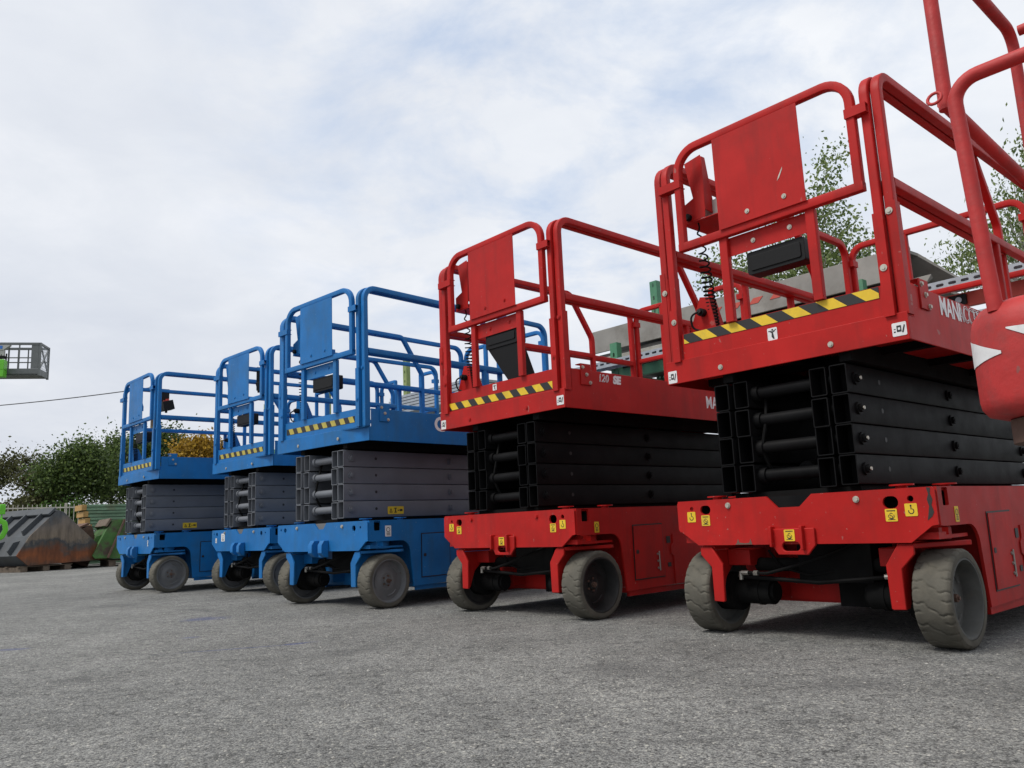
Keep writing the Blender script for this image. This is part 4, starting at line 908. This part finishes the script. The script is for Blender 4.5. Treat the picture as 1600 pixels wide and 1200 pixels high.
part('upright', upright(2.40), M['green'], rack, key='uprk', loc=(-0.5, 4.0, 0)); part('upright', upright(2.05), M['green'], rack, key='uprk2', loc=(1.7, 3.2, 0)); part('upright', upright(2.05), M['green'], rack, key='uprk2', loc=(1.7, 4.0, 0))
def beam_(x0, x1, y, z0, z1):
    def f(): b = MB(); b.box(x0, x1, y, y + 0.05, z0, z1); return b
    return f
for x0, x1 in ((-3.0, -0.51), (-0.39, 1.64)): part('rack_beam', beam_(x0, x1, 3.19, 1.95, 2.055), M['green'] if x0 < -1 else M['sign_red'], rack, bevel=0.003)
for x0, x1 in ((-3.04, -0.56), (-0.44, 1.64)): part('rack_beam', beam_(x0, x1, 4.01, 1.95, 2.055), M['green'], rack, bevel=0.003)
for x0, x1 in ((-13.05, -10.64), (-10.52, -8.13), (-8.01, -5.64), (-5.52, -3.12)): part('rack_beam', beam_(x0, x1, 4.01, 2.10, 2.20), M['green'], rack, bevel=0.003); part('rack_beam', beam_(x0, x1, 4.01, 1.0, 1.1), M['green'], rack, bevel=0.003)
def cross(x): 
    def f(): b = MB(); b.bar((x, 3.26, 2.0), (x, 4.0, 2.0), 0.04, 0.06); b.bar((x, 3.26, 0.4), (x, 4.0, 1.2), 0.03, 0.04); return b
    return f
for x in (-3.08, -0.48, 1.7): part('cross_brace', cross(x), M['green'], rack)
# grey folded sheets lying on the rack
def sheet(x0, x1, y0, z0, z1, zr, d, tip):
    def f():
        b = MB(); t = 0.022; N = 6
        top = [(0.0, z0), (0.03, z1), (d * 0.38, zr), (d * 0.62, zr - 0.02), (d, z0 - 0.04)]; inn = [(d - 0.03, z0 - 0.055), (d * 0.60, zr - 0.05), (d * 0.40, zr - 0.03), (0.055, z1 - 0.03), (0.025, z0)]
        prof = top + inn; n = len(prof); vs = []
        sh = [0.0, -0.03, 0.10, 0.06, -tip, -tip, 0.06, 0.10, -0.03, 0.0]
        for x, sg in ((x0, 1), (x1, -1)):
            for (yy, zz), s_ in zip(prof, sh): vs.append((x + sg * s_, y0 + yy, zz))
        fs = [(i, (i + 1) % n, n + (i + 1) % n, n + i) for i in range(n)]; fs += [(0, 1, n - 2, n - 1), (1, 2, n - 3, n - 2), (2, 3, n - 4, n - 3), (3, 4, n - 5, n - 4)]
        fs += [tuple(n + i for i in q)[::-1] for q in fs[-4:]]
        return b.add(vs, fs)
    return f
sh1 = tag(part('folded_sheet', sheet(-3.60, -0.14, 3.42, 2.345, 2.60, 2.66, 0.72, 0.26), M['steelsheet'], smooth=0, bevel=0.003, loc=RK, rotz=RY), 'long folded grey metal sheet with red stripes, topmost on the rack', 'metal sheet', 'folded grey sheets on the rack')
sh2 = tag(part('folded_sheet', sheet(-3.50, -0.02, 3.47, 2.27, 2.335, 2.34, 0.74, 0.10), M['steelsheet'], smooth=0, bevel=0.003, loc=RK, rotz=RY), 'lower flatter grey metal sheet under the striped one on the rack', 'metal sheet', 'folded grey sheets on the rack')
def ply():
    b = MB(); b.box(-3.42, -0.5, 3.30, 4.0, 2.145, 2.20); b.box(-3.38, -0.5, 3.36, 4.0, 2.2005, 2.262); return b
tag(part('timber_slab', ply, M['paleslab'], loc=RK, rotz=RY, bevel=0.004), 'pale grey slab lying under the folded sheets on the rack', 'slab')
def gap_filler():
    b = MB(); b.box(-3.30, -0.52, 3.46, 3.95, 2.062, 2.143); return b  # black box added so the gap below the slab reads as shade
tag(part('dark_gap_filler', gap_filler, M['grime'], loc=RK, rotz=RY), 'dark box added as shade in the gap under the pale slab', 'gap filler')
def mark(x):
    def f(): b = MB(); b.add([(x, 3.4277, 2.445), (x + 0.10, 3.4277, 2.445), (x + 0.15, 3.4337, 2.50), (x + 0.05, 3.4337, 2.50), (x, 3.44, 2.445), (x + 0.10, 3.44, 2.445), (x + 0.15, 3.44, 2.50), (x + 0.05, 3.44, 2.50)], [(0, 1, 2, 3), (7, 6, 5, 4), (0, 4, 5, 1), (1, 5, 6, 2), (2, 6, 7, 3), (3, 7, 4, 0)]); return b
    return f
for x in (-2.02, -1.80, -1.58, -1.36): part('red_stripe', mark(x), M['sign_red'], sh1)
def tray_gal(x0, x1, y, z0, z1):
    def f():
        b = MB(); n = int((x1 - x0) / 0.085)
        hs = [rrect(x0 + 0.03 + k * 0.085, x0 + 0.085 + k * 0.085, z0 + 0.028, z0 + 0.05, 0.010, 2) for k in range(n)]
        b.prism([[(x0, z0), (x1, z0), (x1, z1), (x0, z1)]] + hs, 'xz', y, y + 0.003)
        ht = [rrect(x0 + 0.05 + k * 0.17, x0 + 0.10 + k * 0.17, y + 0.06, y + 0.075, 0.006, 2) for k in range(int((x1 - x0) / 0.17))]
        b.prism([[(x0, y + 0.0032), (x1, y + 0.0032), (x1, y + 0.14), (x0, y + 0.14)]] + ht, 'xy', z1 - 0.003, z1)
        b.box(x0, x1, y + 0.137, y + 0.14, z0, z1 - 0.0032); return b
    return f
tag(part('cable_tray', tray_gal(-3.75, 1.75, 3.045, 2.072, 2.142), M['galv'], loc=RK, rotz=RY, smooth=0), 'long galvanised tray with rows of slots along the rack front', 'cable tray', 'galvanised trays on the rack')
tag(part('cable_tray', tray_gal(-0.05, 1.75, 3.03, 1.80, 1.87), M['galv'], loc=RK, rotz=RY, smooth=0), 'short galvanised slotted tray below the red beam of the rack', 'cable tray', 'galvanised trays on the rack')
def lamp(): 
    b = MB(); b.prism([rrect(0.22, 0.34, 1.965, 2.04, 0.006, 2)], 'xz', 3.165, 3.1895); b.mi = 1; b.prism([circ(0.29, 2.0, 0.022)], 'xz', 3.158, 3.1652); return b
part('marker_light', lamp, [M['plastic'], M['galv']], rack)
def stk():
    b = MB()
    for k in range(6): b.box(-7.9 + 0.03 * k, -5.8, 3.5, 4.0, 2.205 + 0.045 * k, 2.24 + 0.045 * k)
    return b
tag(part('sheet_stack', stk, M['galv'], loc=RK, rotz=RY), 'bundle of dark corrugated sheets on the rack behind the blue lifts', 'sheet stack')

# ------------------------------------------------------------------ loader buckets, pallets, panels at the far left
def pallet(p, r, w, label, grp='pallets under the buckets', ln=1.9, dp=1.0, h=0.12):
    t = empty('pallet', label, 'pallet', p, yaw_of(r), grp)
    for k in range(3):
        def f(k=k): b = MB(); b.box(0.0 + k * (ln - 0.14) / 2, 0.14 + k * (ln - 0.14) / 2, 0, dp, 0.0, h - 0.022); return b
        part('bearer', f, M['wood'], t, bevel=0.004)
    for k in range(5):
        def f(k=k): b = MB(); y = k * (dp - 0.1) / 4; b.box(-0.03, ln + 0.03, y, y + 0.1, h - 0.0215, h); return b
        part('board', f, M['wood'], t, bevel=0.004)
    return t
def bucket(px, d, turn, scale, width, mside, mback, mlip, label, z0, prof=None, ribs=4, grp='loader buckets by the fence', flip=False):
    p, r, w = frame_of(px, d, turn)
    root = empty('loader_bucket', label, 'loader bucket', (p.x, p.y, z0), yaw_of(r), grp)
    pr = prof or [(0.0, 0.21), (0.24, 0.0), (2.05, 0.04), (2.06, 0.08), (0.93, 1.09), (0.79, 1.14), (0.24, 0.60)]
    pr = [(a * scale, c * scale) for a, c in pr]
    for k, y in enumerate((0.0, width)):
        def f(y=y): b = MB(); b.prism([pr], 'xz', y, y + 0.025); return b
        part('side_plate', f, mside, root, bevel=0.004)
    def shell():
        b = MB(); t = 0.02; ch = pr[5:] + pr[0:3]
        for i in range(len(ch) - 1):
            a, c = ch[i], ch[i + 1]; dx, dz = c[0] - a[0], c[1] - a[1]; l = math.hypot(dx, dz); nx, nz = -dz / l * t, dx / l * t
            b.prism([[a, c, (c[0] + nx, c[1] + nz), (a[0] + nx, a[1] + nz)]], 'xz', 0.026, width - 0.001)
        return b
    part('shell', shell, mback, root)
    def rib(y, i0):
        def f():
            b = MB(); a, c = pr[5 if i0 else 6], pr[6 if i0 else 0]
            if i0: a, c = pr[5], pr[6]
            dx, dz = c[0] - a[0], c[1] - a[1]; l = math.hypot(dx, dz); ux, uz = dx / l, dz / l; nx, nz = uz * 1.0, -ux * 1.0
            if nx > 0: nx, nz = -nx, -nz
            h = 0.10 * scale; q = [(a[0] + ux * 0.1, a[1] + uz * 0.1), (c[0] - ux * 0.02, c[1] - uz * 0.02), (c[0] - ux * 0.06 + nx * h, c[1] - uz * 0.06 + nz * h), (a[0] + ux * 0.2 + nx * h, a[1] + uz * 0.2 + nz * h)]
            b.prism([q], 'xz', y, y + 0.05); return b
        return f
    for k in range(ribs):
        y = 0.25 + k * (width - 0.5) / max(1, ribs - 1)
        part('rib', rib(y, True), mback, root); part('rib', rib(y, False), mback, root)
    def lip():
        b = MB(); a, c = pr[5], pr[6]; dx, dz = c[0] - a[0], c[1] - a[1]; l = math.hypot(dx, dz); ux, uz = dx / l, dz / l
        b.bar((a[0] + ux * 0.10 - 0.04, -0.004, a[1] + uz * 0.10 + 0.035), (a[0] + ux * 0.10 - 0.04, width, a[1] + uz * 0.10 + 0.035), 0.05, 0.20, up=(ux, 0, uz)); return b
    part('torque_bar', lip, mlip, root, bevel=0.01)
    def edge():
        b = MB(); a = pr[3]; b.bar((a[0] - 0.10, -0.012, a[1] - 0.02), (a[0] - 0.10, width + 0.03, a[1] - 0.02), 0.24, 0.03); return b
    part('cutting_edge', edge, M['rustbrown'], root, bevel=0.004)
    return root, p, r, w
HX = 19.6
b1, p, r, w = bucket(36, HX, R(27), 1.0, 2.3, M['bucketside'], M['bucketback'], M['bucketback'], 'big slate blue loader bucket with a rusty orange side, on a pallet', 0.125)
pallet(p + r * 0.12 + w * 0.05, r, w, 'pallet under the big rusty sided bucket', ln=1.05, dp=2.0)
b2, p, r, w = bucket(118, 20.9, R(14), 0.72, 1.2, M['rustbrown'], M['rustbrown'], M['rustbrown'], 'small brown rusted bucket behind the big bucket', 0.0, prof=[(0.0, 0.5), (0.1, 0.15), (0.5, 0.0), (0.75, 0.55), (0.62, 1.2), (0.55, 1.3), (0.0, 1.05)], ribs=2)
b3, p, r, w = bucket(152, 20.3, R(8), 0.92, 1.5, M['bucketgreen'], M['bucketgreen'], M['wood'], 'chipped green bucket on a pallet beside the farthest blue lift', 0.145, prof=[(0.0, 0.12), (0.06, 0.05), (1.8, 0.0), (1.85, 0.1), (1.9, 1.05), (0.42, 0.95), (0.28, 0.72)], ribs=2)
pallet(p + r * 0.35 + w * 0.1, r, w, 'pallet under the chipped green bucket', ln=1.3, dp=1.2, h=0.14)
for k in range(3):      # slanting bars leaning on the green bucket's side
    def f(k=k): b = MB(); b.bar((0.30 + 0.42 * k, -0.05, 0.05), (0.62 + 0.42 * k, -0.03, 0.88), 0.05, 0.04); return b
    part('side_rib', f, M['rustbrown'], b3)
pp, r, w = frame_of(128, 22.6, R(12))
for k in range(9):
    t = empty('shutter_panel', ('topmost green shutter panel of the stack by the fence', 'lowest green shutter panel of the stack by the fence')[k == 0] if k in (0, 8) else 'green shutter panel with orange end in the stack by the fence', 'shutter panel', pp + Vector((0, 0, 0.03 + k * 0.162)) + r * (0.045 * ((k * 7) % 4)), yaw_of(r), 'green panels stacked by the fence')
    def f(): b = MB(); b.box(0.17, 2.6, 0.0, 0.7, 0.0, 0.05); b.box(0.17, 2.6, 0.03, 0.68, 0.0505, 0.09); b.box(0.17, 2.6, 0.0, 0.7, 0.0905, 0.148); return b
    part('panel_board', f, M['panelgreen'], t, key='shutter', bevel=0.004)
    def g(): b = MB(); b.box(0.055, 0.169, -0.01, 0.71, 0.004, 0.140); return b
    part('end_block', g, M['orange'], t, key='endblk', bevel=0.006)
def plank():
    b = MB(); b.bar((0, 0, 0.0), (1.3, 0.1, 0.75), 0.14, 0.035); return b
p3, r3, w3 = frame_of(160, 21.0, 0)
tag(part('plank', plank, M['wood'], loc=p3 + Vector((0, 0, 0.55)), rotz=yaw_of(r3)), 'dark plank leaning across the top of the green bucket', 'plank')

# ------------------------------------------------------------------ fence on a low wall
fp, fr, fw = frame_of(-60, 25.5, R(2)); FL = 7.5
fen = empty('picket_fence', 'cream metal picket fence standing on the low pale wall', 'fence', fp, yaw_of(fr))
def pick():
    b = MB()
    for k in range(int(FL / 0.112)): b.box(k * 0.112, k * 0.112 + 0.017, 0.05, 0.066, 0.86, 1.63)
    b.box(0, FL, 0.04, 0.0495, 0.90, 0.935); b.box(0, FL, 0.04, 0.0495, 1.52, 1.555); return b
part('picket_panel', pick, M['fence'], fen, smooth=0)
for k in range(4):
    def f(): b = MB(); b.box(-0.03, 0.03, 0.07, 0.13, 0.85, 1.66); return b
    part('fence_post', f, M['fence'], fen, key='fpost', loc=(k * 2.3 + 0.2, 0, 0))
def lw(): b = MB(); b.box(0, FL + 14, 0.0, 0.2, 0, 0.80); b.box(-0.02, FL + 14, -0.03, 0.23, 0.8, 0.85); return b
tag(part('low_wall', lw, M['wallgrey'], loc=fp, rotz=yaw_of(fr)), 'low pale rendered wall carrying the picket fence', 'wall')

# ------------------------------------------------------------------ lime boom lift at the left edge
GD = 26.0
g0 = at(62, 584, GD); gw = flat(g0).normalized(); gr = Vector((gw.y, -gw.x, 0)); q = Matrix.Rotation(R(-19), 3, 'Z'); ga = q @ gr; gb = q @ gw
lime = empty('boom_lift', 'lime green boom lift with a grey cage raised at the left edge', 'boom lift', (g0.x, g0.y, 0), yaw_of(ga))
z0 = g0.z; CW, CD, CH = 2.3, 0.66, 0.90
def cage():
    b = MB(); t = 0.05
    for x in (-CW, -0.02):
        for y in (0.0, CD): b.box(x - 0.03, x + 0.03, y - 0.02, y + 0.02, z0 - 0.05, z0 + CH)
    b.box(-0.24, -0.055, -0.018, 0.018, z0 + 0.16, z0 + CH - 0.07)
    for y in (0.0, CD):
        b.box(-CW + 0.03, -0.05, y - 0.028, y + 0.028, z0 + CH - 0.065, z0 + CH - 0.001); b.box(-CW + 0.03, -0.05, y - 0.02, y + 0.02, z0 + 0.45, z0 + 0.475)
        for k in range(7): b.box(-0.57 - k * 0.26, -0.54 - k * 0.26, y - 0.012, y + 0.012, z0 + 0.15, z0 + CH - 0.066)
        b.box(-CW + 0.03, -0.05, y - 0.022, y + 0.022, z0 + 0.0, z0 + 0.15)
    for x in (-CW, -0.02):
        b.box(x - 0.025, x + 0.025, 0.021, CD - 0.021, z0 + CH - 0.06, z0 + CH - 0.002); b.box(x - 0.02, x + 0.02, 0.021, CD - 0.021, z0 + 0.0, z0 + 0.14)
        b.bar((x, 0.03, z0 + 0.15), (x, CD - 0.03, z0 + CH - 0.08), 0.03, 0.04); b.bar((x + 0.004, 0.03, z0 + CH - 0.08), (x + 0.004, CD - 0.03, z0 + 0.15), 0.03, 0.04)
    b.box(-CW, 0.0, 0.03, CD - 0.03, z0 - 0.03, z0 - 0.002); return b
cg = part('cage', cage, M['cage'], lime)
def meshp():
    b = MB()
    for k in range(10): b.box(-0.004, 0.0, 0.04 + k * 0.06, 0.048 + k * 0.06, z0 + 0.14, z0 + CH - 0.07)
    for k in range(8): b.box(0.0005, 0.004, 0.03, CD - 0.03, z0 + 0.17 + k * 0.085, z0 + 0.178 + k * 0.085)
    return b
part('mesh_gate', meshp, M['galv'], cg, smooth=0)
def cons():
    b = MB(); b.prism([[(-1.30, z0 + CH - 0.10), (-0.74, z0 + CH - 0.10), (-0.92, z0 + 0.66), (-1.22, z0 + 0.66)]], 'xz', -0.14, -0.03); b.box(-1.20, -0.90, -0.12, -0.03, z0 + 0.50, z0 + 0.659); b.mi = 1
    b.box(-1.20, -0.94, -0.146, -0.1405, z0 + 0.69, z0 + CH - 0.12); b.mi = 2; b.box(-1.22, -0.88, -0.13, -0.03, z0 + 0.42, z0 + 0.499); return b
part('control_console', cons, [M['ctrl_grey'], M['screen_blue'], M['plastic']], cg)
def yoke():
    b = MB(); b.box(-1.32, -0.82, -0.30, -0.06, z0 - 0.13, z0 + 0.07); b.box(-0.94, -0.82, -0.30, -0.06, z0 + 0.071, z0 + 0.36); b.prism([[(-1.42, z0 - 0.16), (-1.32, z0 - 0.16), (-1.32, z0 + 0.3), (-1.45, z0 + 0.62), (-1.62, z0 + 0.5)]], 'xz', -0.34, -0.04); return b
part('jib_head', yoke, M['lime'], lime, bevel=0.01)
def grip():
    b = MB()
    for k in range(4): b.cyl((-1.23 + k * 0.13, -0.15, z0 + 0.05), (-1.23 + k * 0.13, -0.10, z0 + 0.56), 0.02, n=10)
    b.box(-1.29, -0.95, -0.28, -0.08, z0 + 0.072, z0 + 0.26); b.box(-1.60, -1.33, -0.32, -0.05, z0 - 0.24, z0 - 0.161); return b
part('hydraulic_block', grip, M['dark'], lime, bevel=0.004)
def garm():
    b = MB(); b.bar((-1.5, -0.19, z0 + 0.25), (-4.6, -0.3, z0 + 0.1), 0.2, 0.24); b.bar((-4.5, -0.3, z0 + 0.25), (-6.8, -0.4, 1.5), 0.26, 0.32); return b
part('boom_arm', garm, M['lime'], lime, bevel=0.02)
def gbase():
    b = MB(); b.box(-8.6, -4.2, -3.2, -1.4, 0.45, 1.0); b.box(-8.0, -4.9, -3.0, -1.6, 1.001, 1.75); return b
part('chassis', gbase, M['lime'], lime, bevel=0.05)
for xx in (-8.0, -4.8):
    for yy in (-3.2, -1.4):
        def f(): b = MB(); b.cyl((0, -0.16, 0), (0, 0.16, 0), 0.5, n=32); return b
        part('wheel', f, M['rubber'], lime, key='gwheel', loc=(xx, yy, 0.5), bevel=0.04)
# lime grab arm resting by the fence, left edge
q0, qr, qw = frame_of(-18, 18.3, 0)
grab = empty('grab_arm', 'bright lime curved grab arm at the left edge beside the big bucket', 'grab arm', q0, yaw_of(qr))
def gcurve():
    b = MB(); pts = [(0.0, 0, 0.02), (0.04, 0, 0.48), (0.16, 0, 0.64), (0.31, 0, 0.72), (0.36, 0, 0.85), (0.34, 0, 0.98), (0.25, 0, 1.03), (0.08, 0, 1.00)]
    b.sweep(fillet(pts, [0.05] * 6, 5), normal=(0, 1, 0), w=0.14, h=0.09); return b
part('curved_arm', gcurve, M['lime'], grab, smooth=50)
def gm(): b = MB(); b.box(0.24, 0.34, -0.05, 0.05, 1.14, 1.33); b.box(0.27, 0.30, -0.02, 0.02, 1.02, 1.139); return b
part('bracket', gm, M['lime'], grab, bevel=0.02)

# ------------------------------------------------------------------ pole and overhead cable
cp = at(236.5, 700, 29.0)
pole = empty('utility_pole', 'slim dark utility pole holding the overhead cable behind the farthest lift', 'utility pole', flat(cp))
ztop = at(236.5, 603, 29.0).z
def pl(): b = MB(); b.cyl((0, 0, 0), (0, 0, ztop), 0.07, 0.05, n=12); return b
part('pole_shaft', pl, M['wood'], pole)
a, c = at(236.5, 605.5, 29.0), at(-260, 648, 38.0)
def cabl():
    b = MB(); pts = []
    for i in range(25):
        t = i / 24; v = a.lerp(c, t); v.z -= 0.35 * 4 * t * (1 - t) * 0.5; pts.append(v)
    b.sweep(pts, r=0.016, n=6); return b
tag(part('overhead_cable', cabl, M['cablegrey']), 'thin black overhead cable crossing the sky at the left', 'cable')

# ------------------------------------------------------------------ trees and shrubs
def leaves_mesh(name, P, size, m, aspect=0.6, droop=0.0):
    n = len(P); d = rng.normal(size=(n, 3)); d[:, 2] -= droop; d /= np.linalg.norm(d, axis=1)[:, None]
    e = rng.normal(size=(n, 3)); e -= d * (e * d).sum(1)[:, None]; e /= np.linalg.norm(e, axis=1)[:, None]
    s = size * rng.uniform(0.6, 1.3, n)[:, None]; nn = np.cross(d, e)
    V = np.empty((n, 4, 3)); V[:, 0] = P; V[:, 1] = P + d * s * 0.5 + e * s * aspect * 0.5 + nn * s * 0.08; V[:, 2] = P + d * s; V[:, 3] = P + d * s * 0.5 - e * s * aspect * 0.5 + nn * s * 0.08
    me = bpy.data.meshes.new(name); me.vertices.add(4 * n); me.vertices.foreach_set('co', V.reshape(-1))
    me.loops.add(4 * n); me.loops.foreach_set('vertex_index', np.arange(4 * n)); me.polygons.add(n); me.polygons.foreach_set('loop_start', np.arange(n) * 4); me.polygons.foreach_set('loop_total', np.full(n, 4))
    me.materials.append(m); me.update(); me.validate(); return me
def crown_points(blobs, n, clump, per):
    """leaf positions: clumps scattered over the shells of several ellipsoids (cx,cy,cz,rx,ry,rz)"""
    vol = np.array([b[3] * b[4] * b[5] for b in blobs]) ** 0.75; vol /= vol.sum(); out = []; cs = []
    for b, v in zip(blobs, vol):
        k = max(3, int(n * v / per)); d = rng.normal(size=(k, 3)); d /= np.linalg.norm(d, axis=1)[:, None]
        rad = rng.uniform(0.25, 1.08, k) ** 0.6
        c = np.array(b[:3]) + d * rad[:, None] * np.array(b[3:]); cs.append(c)
        for cc in c: out.append(cc + rng.normal(size=(per, 3)) * clump * rng.uniform(0.5, 1.3))
    return np.concatenate(out), np.concatenate(cs)
def tree(name, base, h, blobs, nleaf, size, leaf, bark, label, cat, grp, clump=0.16, per=26, droop=0.2, tr=0.10, nl=26, aspect=0.6, lean=(0, 0), split=0.25):
    root = empty(name, label, cat, base, 0, grp)
    P, C = crown_points(blobs, nleaf, clump, per)
    link('crown', leaves_mesh('crown', P, size, M[leaf], aspect, droop), root)
    b = MB(); h *= 0.80 if bark == 'birchbark' else 1.0; top = Vector((lean[0], lean[1], h)); N = 9; tp = []
    for i in range(N + 1):
        t = i / N; tp.append(Vector((lean[0] * t + 0.05 * h * math.sin(3 * t + h) * t * 0.4, lean[1] * t, h * t)))
    b.sweep(tp, radii=[tr * (1 - 0.88 * i / N) for i in range(N + 1)], n=9)
    idx = rng.permutation(len(C))[:nl]
    for i in idx:
        c = Vector(C[i]); t = min(0.92, max(split, (c.z - 0.25 * (c - Vector((0, 0, c.z))).length) / h * 0.85)); k = int(t * N); s = tp[k].lerp(tp[min(N, k + 1)], t * N - k)
        mid = s.lerp(c, 0.55) + Vector((0, 0, 0.10 * (c - s).length)); r0 = tr * 0.34 * (1 - 0.6 * t); b.sweep([s, s.lerp(mid, 0.5), mid, c], radii=[r0, r0 * 0.75, r0 * 0.5, r0 * 0.2], n=6)
    part('trunk', b, M[bark], root, smooth=60); return root
def blobs_px(base, d, lst):
    """ellipsoids given by pixel centre and pixel radii at distance d, relative to base"""
    out = []; k = d / FPX
    for px, py, rx, ry in lst:
        c = at(px, py, d) - Vector(base); f = 1.12 * k; out.append((c.x, c.y, c.z, rx * f, max(0.6, rx * f * 0.8), ry * f))
    return out
def photo_tree(name, px, d, lst, n, size, leaf, bark, label, cat, grp, **kw):
    base = flat(at(px, 700, d)); bl = blobs_px(base, d, lst); h = max(b[2] + 0.55 * b[5] for b in bl)
    return tree(name, base, h, bl, n, size, leaf, bark, label, cat, grp, **kw)
GT = 'broadleaf trees behind the fence'
photo_tree('broadleaf_tree', -10, 31, [(-4, 733, 26, 9), (30, 722, 20, 9), (52, 733, 14, 9), (12, 745, 16, 7), (-40, 745, 30, 26)], 5200, 0.10, 'leaf_brown', 'bark', 'leftmost olive tree behind the fence with open drooping branches', 'tree', GT, clump=0.2, nl=30)
photo_tree('broadleaf_tree', 62, 29, [(70, 766, 16, 12), (90, 752, 16, 18), (40, 792, 30, 7), (62, 785, 22, 8), (50, 748, 16, 10)], 5600, 0.10, 'leaf_brown', 'bark', 'lower olive brown tree behind the fence over the big bucket', 'tree', GT, clump=0.18)
photo_tree('broadleaf_tree', 105, 28, [(95, 735, 24, 16), (132, 716, 22, 15), (115, 752, 36, 22), (150, 745, 24, 28), (75, 742, 14, 9), (118, 705, 9, 7), (140, 700, 10, 6), (105, 718, 12, 8)], 12500, 0.10, 'leaf_dark', 'bark', 'wide dark green tree behind the fence above the picket panel', 'tree', GT, clump=0.2)
photo_tree('broadleaf_tree', 178, 30, [(168, 720, 20, 17), (192, 704, 16, 13), (178, 748, 34, 30), (205, 740, 24, 30), (152, 712, 10, 9), (186, 690, 8, 6), (212, 712, 12, 10)], 13500, 0.10, 'leaf_dark', 'bark', 'dense dark tree behind the shutter panels left of the farthest lift', 'tree', GT, clump=0.2)
photo_tree('broadleaf_tree', 235, 27, [(225, 712, 22, 20), (262, 694, 16, 13), (240, 740, 36, 36), (280, 702, 11, 9), (205, 735, 20, 26), (246, 685, 9, 7), (270, 682, 8, 6)], 12500, 0.10, 'leaf_mid', 'bark', 'fresh green tree seen through the rails of the farthest lift', 'tree', GT, clump=0.18)
photo_tree('golden_shrub', 315, 21, [(300, 702, 18, 12), (325, 700, 20, 13), (312, 716, 34, 16)], 6000, 0.085, 'leaf_yellow', 'bark', 'golden yellow shrub rising behind the farthest blue lift', 'shrub', 'shrubs', clump=0.10, tr=0.06)
photo_tree('hedge_shrub', 100, 27.0, [(95, 812, 22, 18), (120, 808, 16, 18), (70, 815, 18, 14)], 5000, 0.10, 'leaf_hedge', 'bark', 'bright green hedge shrub behind the picket fence', 'shrub', 'shrubs', clump=0.12, tr=0.05)
photo_tree('hedge_shrub', 20, 28.0, [(15, 812, 24, 18), (45, 808, 20, 18)], 4000, 0.11, 'leaf_brown', 'bark', 'brownish hedge shrub behind the left end of the picket fence', 'shrub', 'shrubs', clump=0.12, tr=0.05)
BT = 'birch trees behind the rack'
photo_tree('birch_tree', 1290, 15.5, [(1291, 262, 13, 26), (1284, 315, 22, 34), (1292, 355, 34, 30), (1265, 390, 40, 32), (1320, 395, 40, 32), (1215, 425, 50, 28), (1160, 425, 34, 26), (1120, 440, 26, 22), (1360, 400, 26, 20), (1290, 440, 90, 40), (1215, 350, 20, 22), (1112, 395, 14, 10)], 8500, 0.078, 'leaf_birch', 'birchbark', 'tall birch with a thin pointed top seen through the near red lift', 'tree', BT, clump=0.14, per=22, droop=0.9, tr=0.13, nl=46)
photo_tree('birch_tree', 1640, 12.5, [(1612, 215, 12, 26), (1606, 275, 16, 34), (1568, 335, 22, 22), (1535, 398, 34, 30), (1590, 385, 46, 46), (1650, 310, 44, 70), (1508, 425, 18, 18), (1502, 388, 10, 12)], 6200, 0.066, 'leaf_birch', 'birchbark', 'weeping birch hanging its leaves at the right edge behind the basket rails', 'tree', BT, clump=0.13, per=22, droop=1.6, tr=0.09, nl=60, aspect=0.45)

# ------------------------------------------------------------------ loose grit on the yard
def grit():
    n = 2600; b = MB()
    r = 1.7 + 6.0 * rng.random(n) ** 1.6; a = rng.uniform(-0.62, 0.62, n)
    for i in range(n):
        x, y = r[i] * math.sin(a[i]), r[i] * math.cos(a[i]); sz = 0.0022 + 0.0045 * rng.random() ** 3; h = sz * rng.uniform(0.5, 0.9); t0 = rng.uniform(0, 6.28); k = 5
        vs = [(x + sz * rng.uniform(0.7, 1.2) * math.cos(t0 + 6.283 * j / k), y + sz * rng.uniform(0.7, 1.2) * math.sin(t0 + 6.283 * j / k), 0.0003) for j in range(k)] + [(x + sz * 0.2, y, h)]
        b.add(vs, [(j, (j + 1) % k, k) for j in range(k)])
    return b
M['stone'] = mat('loose_stone', (0.30, 0.29, 0.265), 0.9, var=0.45, vscale=14)
tag(part('grit', grit, M['stone'], smooth=0), 'loose pale grit scattered over the asphalt yard', 'grit', kind='stuff')
